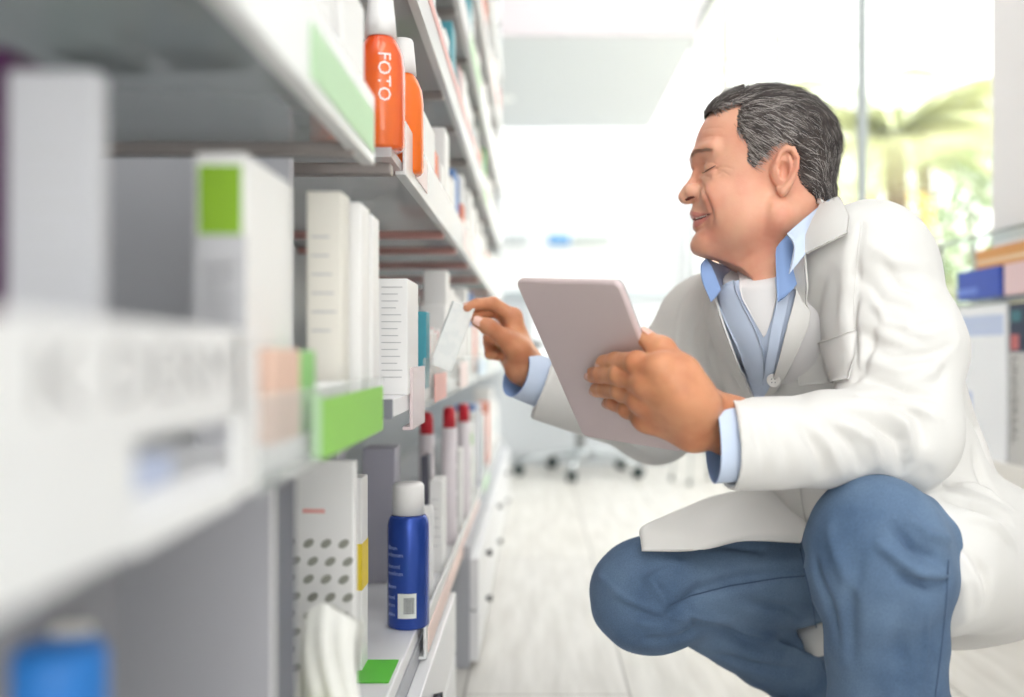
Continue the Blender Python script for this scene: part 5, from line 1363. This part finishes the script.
# shirt collar: near wing and far wing, free standing sheets
def sheet(name, rows, th, m, parent, sub=5):
    """closed cloth sheet through 3-D rows of points (Catmull-like linear refine)"""
    nv = len(rows); nu = len(rows[0]); R_ = []
    def cr(a, b, c, d, t): return .5 * ((2 * b) + (c - a) * t + (2 * a - 5 * b + 4 * c - d) * t * t + (-a + 3 * b - 3 * c + d) * t ** 3)
    def refine(L):
        out = []
        for i in range(len(L) - 1):
            a = L[max(i - 1, 0)]; b = L[i]; c = L[i + 1]; d = L[min(i + 2, len(L) - 1)]
            for k in range(sub): out.append(cr(a, b, c, d, k / sub))
        out.append(L[-1]); return out
    G = [refine(r) for r in rows]; G = list(zip(*[refine(list(c)) for c in zip(*G)])); nv = len(G); nu = len(G[0]); vs = []; fs = []
    def nrm(j, i):
        a = G[j][min(i + 1, nu - 1)] - G[j][max(i - 1, 0)]; b = G[min(j + 1, nv - 1)][i] - G[max(j - 1, 0)][i]; return a.cross(b).normalized()
    for s_ in (.5, -.5):
        for j in range(nv):
            for i in range(nu): vs.append(G[j][i] + nrm(j, i) * th * s_ - PO)
    K = nu * nv
    for j in range(nv - 1):
        for i in range(nu - 1):
            a = j * nu + i; fs.append((a, a + 1, a + nu + 1, a + nu)); fs.append((K + a, K + a + nu, K + a + nu + 1, K + a + 1))
    bd = [i for i in range(nu)] + [j * nu + nu - 1 for j in range(1, nv)] + [(nv - 1) * nu + i for i in range(nu - 2, -1, -1)] + [j * nu for j in range(nv - 2, 0, -1)]
    for a, b_ in zip(bd, bd[1:] + bd[:1]): fs.append((a, b_, K + b_, K + a))
    mb = MB(); mb.add(vs, fs, m, True); return mb.build(name, parent)
# near collar: upper edge runs from the nape to the open front, folds down over the coat neck
sheet('shirt_collar', [
 [W(836, 197, 1.32), W(828, 200, 1.245), W(808, 216, 1.212), W(787, 234.5, 1.197)],
 [W(838, 206, 1.32), W(829, 208, 1.235), W(810, 230, 1.196), W(794, 247, 1.180)],
 [W(838, 214, 1.32), W(828, 216, 1.230), W(808, 250, 1.184), W(789, 274, 1.170)]], .0028, shirt_m, SHIRT)
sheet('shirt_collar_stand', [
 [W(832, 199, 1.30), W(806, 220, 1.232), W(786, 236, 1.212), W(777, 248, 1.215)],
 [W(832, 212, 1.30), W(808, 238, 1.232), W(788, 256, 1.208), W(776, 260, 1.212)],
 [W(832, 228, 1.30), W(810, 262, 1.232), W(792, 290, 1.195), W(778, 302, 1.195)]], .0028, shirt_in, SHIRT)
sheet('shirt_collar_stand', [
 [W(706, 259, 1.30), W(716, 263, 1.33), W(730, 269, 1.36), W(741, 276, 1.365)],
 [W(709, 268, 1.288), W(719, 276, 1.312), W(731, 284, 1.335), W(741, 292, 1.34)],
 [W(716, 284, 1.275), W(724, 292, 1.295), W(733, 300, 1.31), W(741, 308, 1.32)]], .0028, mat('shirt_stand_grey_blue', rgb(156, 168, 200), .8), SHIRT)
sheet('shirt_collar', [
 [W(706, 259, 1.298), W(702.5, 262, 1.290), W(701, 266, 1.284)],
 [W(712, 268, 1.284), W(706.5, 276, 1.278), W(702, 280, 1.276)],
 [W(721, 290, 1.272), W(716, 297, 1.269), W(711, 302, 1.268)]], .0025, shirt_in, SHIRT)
# shirt cuffs
def cuff(a, d, r0, r1, L, m, m2, parent, flat=1.0, rn=None):
    b = MB(); rn = (rn or d).normalized(); q1 = rn.orthogonal().normalized(); q2 = rn.cross(q1); n = 40; vs = []; fs = []
    prof = [(0, r0), (L, r1), (L, r1 - .0025), (-.01, r0 - .003)]
    for (l, r) in prof:
        for k in range(n):
            t_ = 2 * math.pi * k / n; wv = 1 + .03 * math.sin(3 * t_ + 1); vs.append(a + d * l + (q1 * math.cos(t_) + q2 * math.sin(t_) * flat) * r * wv - PO)
    for i in range(3):
        for k in range(n): fs.append((i * n + k, i * n + (k + 1) % n, (i + 1) * n + (k + 1) % n, (i + 1) * n + k))
    b.add(vs[:2 * n], [f for f in fs[:n]], m, True); b.add(vs[n:], [tuple(i - n for i in f) for f in fs[n:]], m2, True)
    return b.build('shirt_cuff', parent)
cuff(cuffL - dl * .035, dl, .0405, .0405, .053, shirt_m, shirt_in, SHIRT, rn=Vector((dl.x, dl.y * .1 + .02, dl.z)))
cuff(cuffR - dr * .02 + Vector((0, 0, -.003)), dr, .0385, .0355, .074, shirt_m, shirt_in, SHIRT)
# coat front flap lying over the far thigh
sheet('coat_front', [
 [W(694, 504, 1.40), W(712, 497, 1.42), W(740, 491, 1.43), (W(775, 484, 1.43)), W(815, 480, 1.44)],
 [W(664, 517, 1.33), W(690, 513, 1.345), W(728, 508, 1.34), W(768, 512, 1.37), W(810, 508, 1.385)],
 [W(641, 528, 1.27), W(680, 530, 1.285), W(720, 532, 1.27), W(762, 527, 1.315), W(806, 528, 1.34)],
 [W(641, 540, 1.252), W(678, 542, 1.262), W(715, 543, 1.248), W(755, 534, 1.285), W(803, 536, 1.32)],
 [W(642, 551, 1.244), W(676, 551, 1.250), W(704, 549, 1.245), W(745, 541, 1.272), W(800, 543, 1.31)]], .0026, coat_m, COAT)
# ------------------------------------------------ the tablet
alu = mat('rose_grey_aluminium', rgb(218, 200, 200), .45, .15); scr = mat('tablet_screen', rgb(24, 26, 30), .08); edge_m = mat('tablet_edge', rgb(190, 178, 178), .25, .9)
t = empty('tablet', tc_); t.matrix_world = Matrix.Translation(tc_) @ Matrix((tu, -tv, tu.cross(-tv))).transposed().to_4x4()
tag(t, 'mauve-grey tablet computer held in one hand before the white coat', 'tablet')
sgn = 1 if tu.cross(-tv).dot(tn) > 0 else -1
def rrect(w, h, r, n=8):
    out = []
    for cx, cy, a0 in ((w - r, h - r, 0), (-w + r, h - r, 90), (-w + r, -h + r, 180), (w - r, -h + r, 270)):
        for k in range(n + 1): a = math.radians(a0 + 90 * k / n); out.append((cx + r * math.cos(a), cy + r * math.sin(a)))
    return out
def slab(w, h, r, prof, m):
    b = MB(); vs = []; fs = []; n = None
    for (ins_, z) in prof:
        R = rrect(w - ins_, h - ins_, max(r - ins_, .001)); n = len(R); vs += [(x, y, z) for x, y in R]
    for i in range(len(prof) - 1):
        for k in range(n): fs.append((i * n + k, i * n + (k + 1) % n, (i + 1) * n + (k + 1) % n, (i + 1) * n + k))
    b.add(vs, fs, m, True); b.add(vs[:n], [tuple(range(n))[::-1]], m); b.add(vs[-n:], [tuple(range(n))], m); return b
w2, h2 = tw / 2, th_ / 2
z_ = lambda v: v * sgn
b = slab(w2, h2, .009, [(.0030, z_(.0)), (.0012, z_(-.0006)), (0, z_(-.0025)), (0, z_(-.0062)), (.0008, z_(-.007))], alu); b.build('housing', t)
b = slab(w2 - .001, h2 - .001, .008, [(0, z_(-.0070)), (0, z_(-.0078))], scr); b.build('screen', t)
b = MB(); b.lathe([(0, z_(-.0002)), (.0035, z_(-.0002)), (.0035, z_(.0006)), (0, z_(.0006))], mat('lens_black', rgb(20, 20, 24), .1), (w2 - .016, h2 - .014, 0), 20); 
# ------------------------------------------------ packet in the fingers
k0 = W(452, 336, 1.418); ang = math.radians(-20)
u_ = Vector((math.cos(ang) * .96, .2, math.sin(ang) * .96)).normalized(); v2 = Vector((math.sin(-ang), -.05, math.cos(ang))); v2 = (v2 - u_ * v2.dot(u_)).normalized(); n_ = u_.cross(v2)
M = Matrix((u_, n_, v2)).transposed().to_4x4(); M.translation = k0
b = MB(); b.box((-.0165, -.007, -.048), (.0165, .007, .048), mat('packet_white', rgb(250, 250, 247), .45, noise=(90, rgb(244, 245, 243), .45, .6)), .0012)
o = b.build('packet'); o.matrix_world = M; tag(o, 'small white packet pinched between thumb and finger of the raised hand', 'packet')
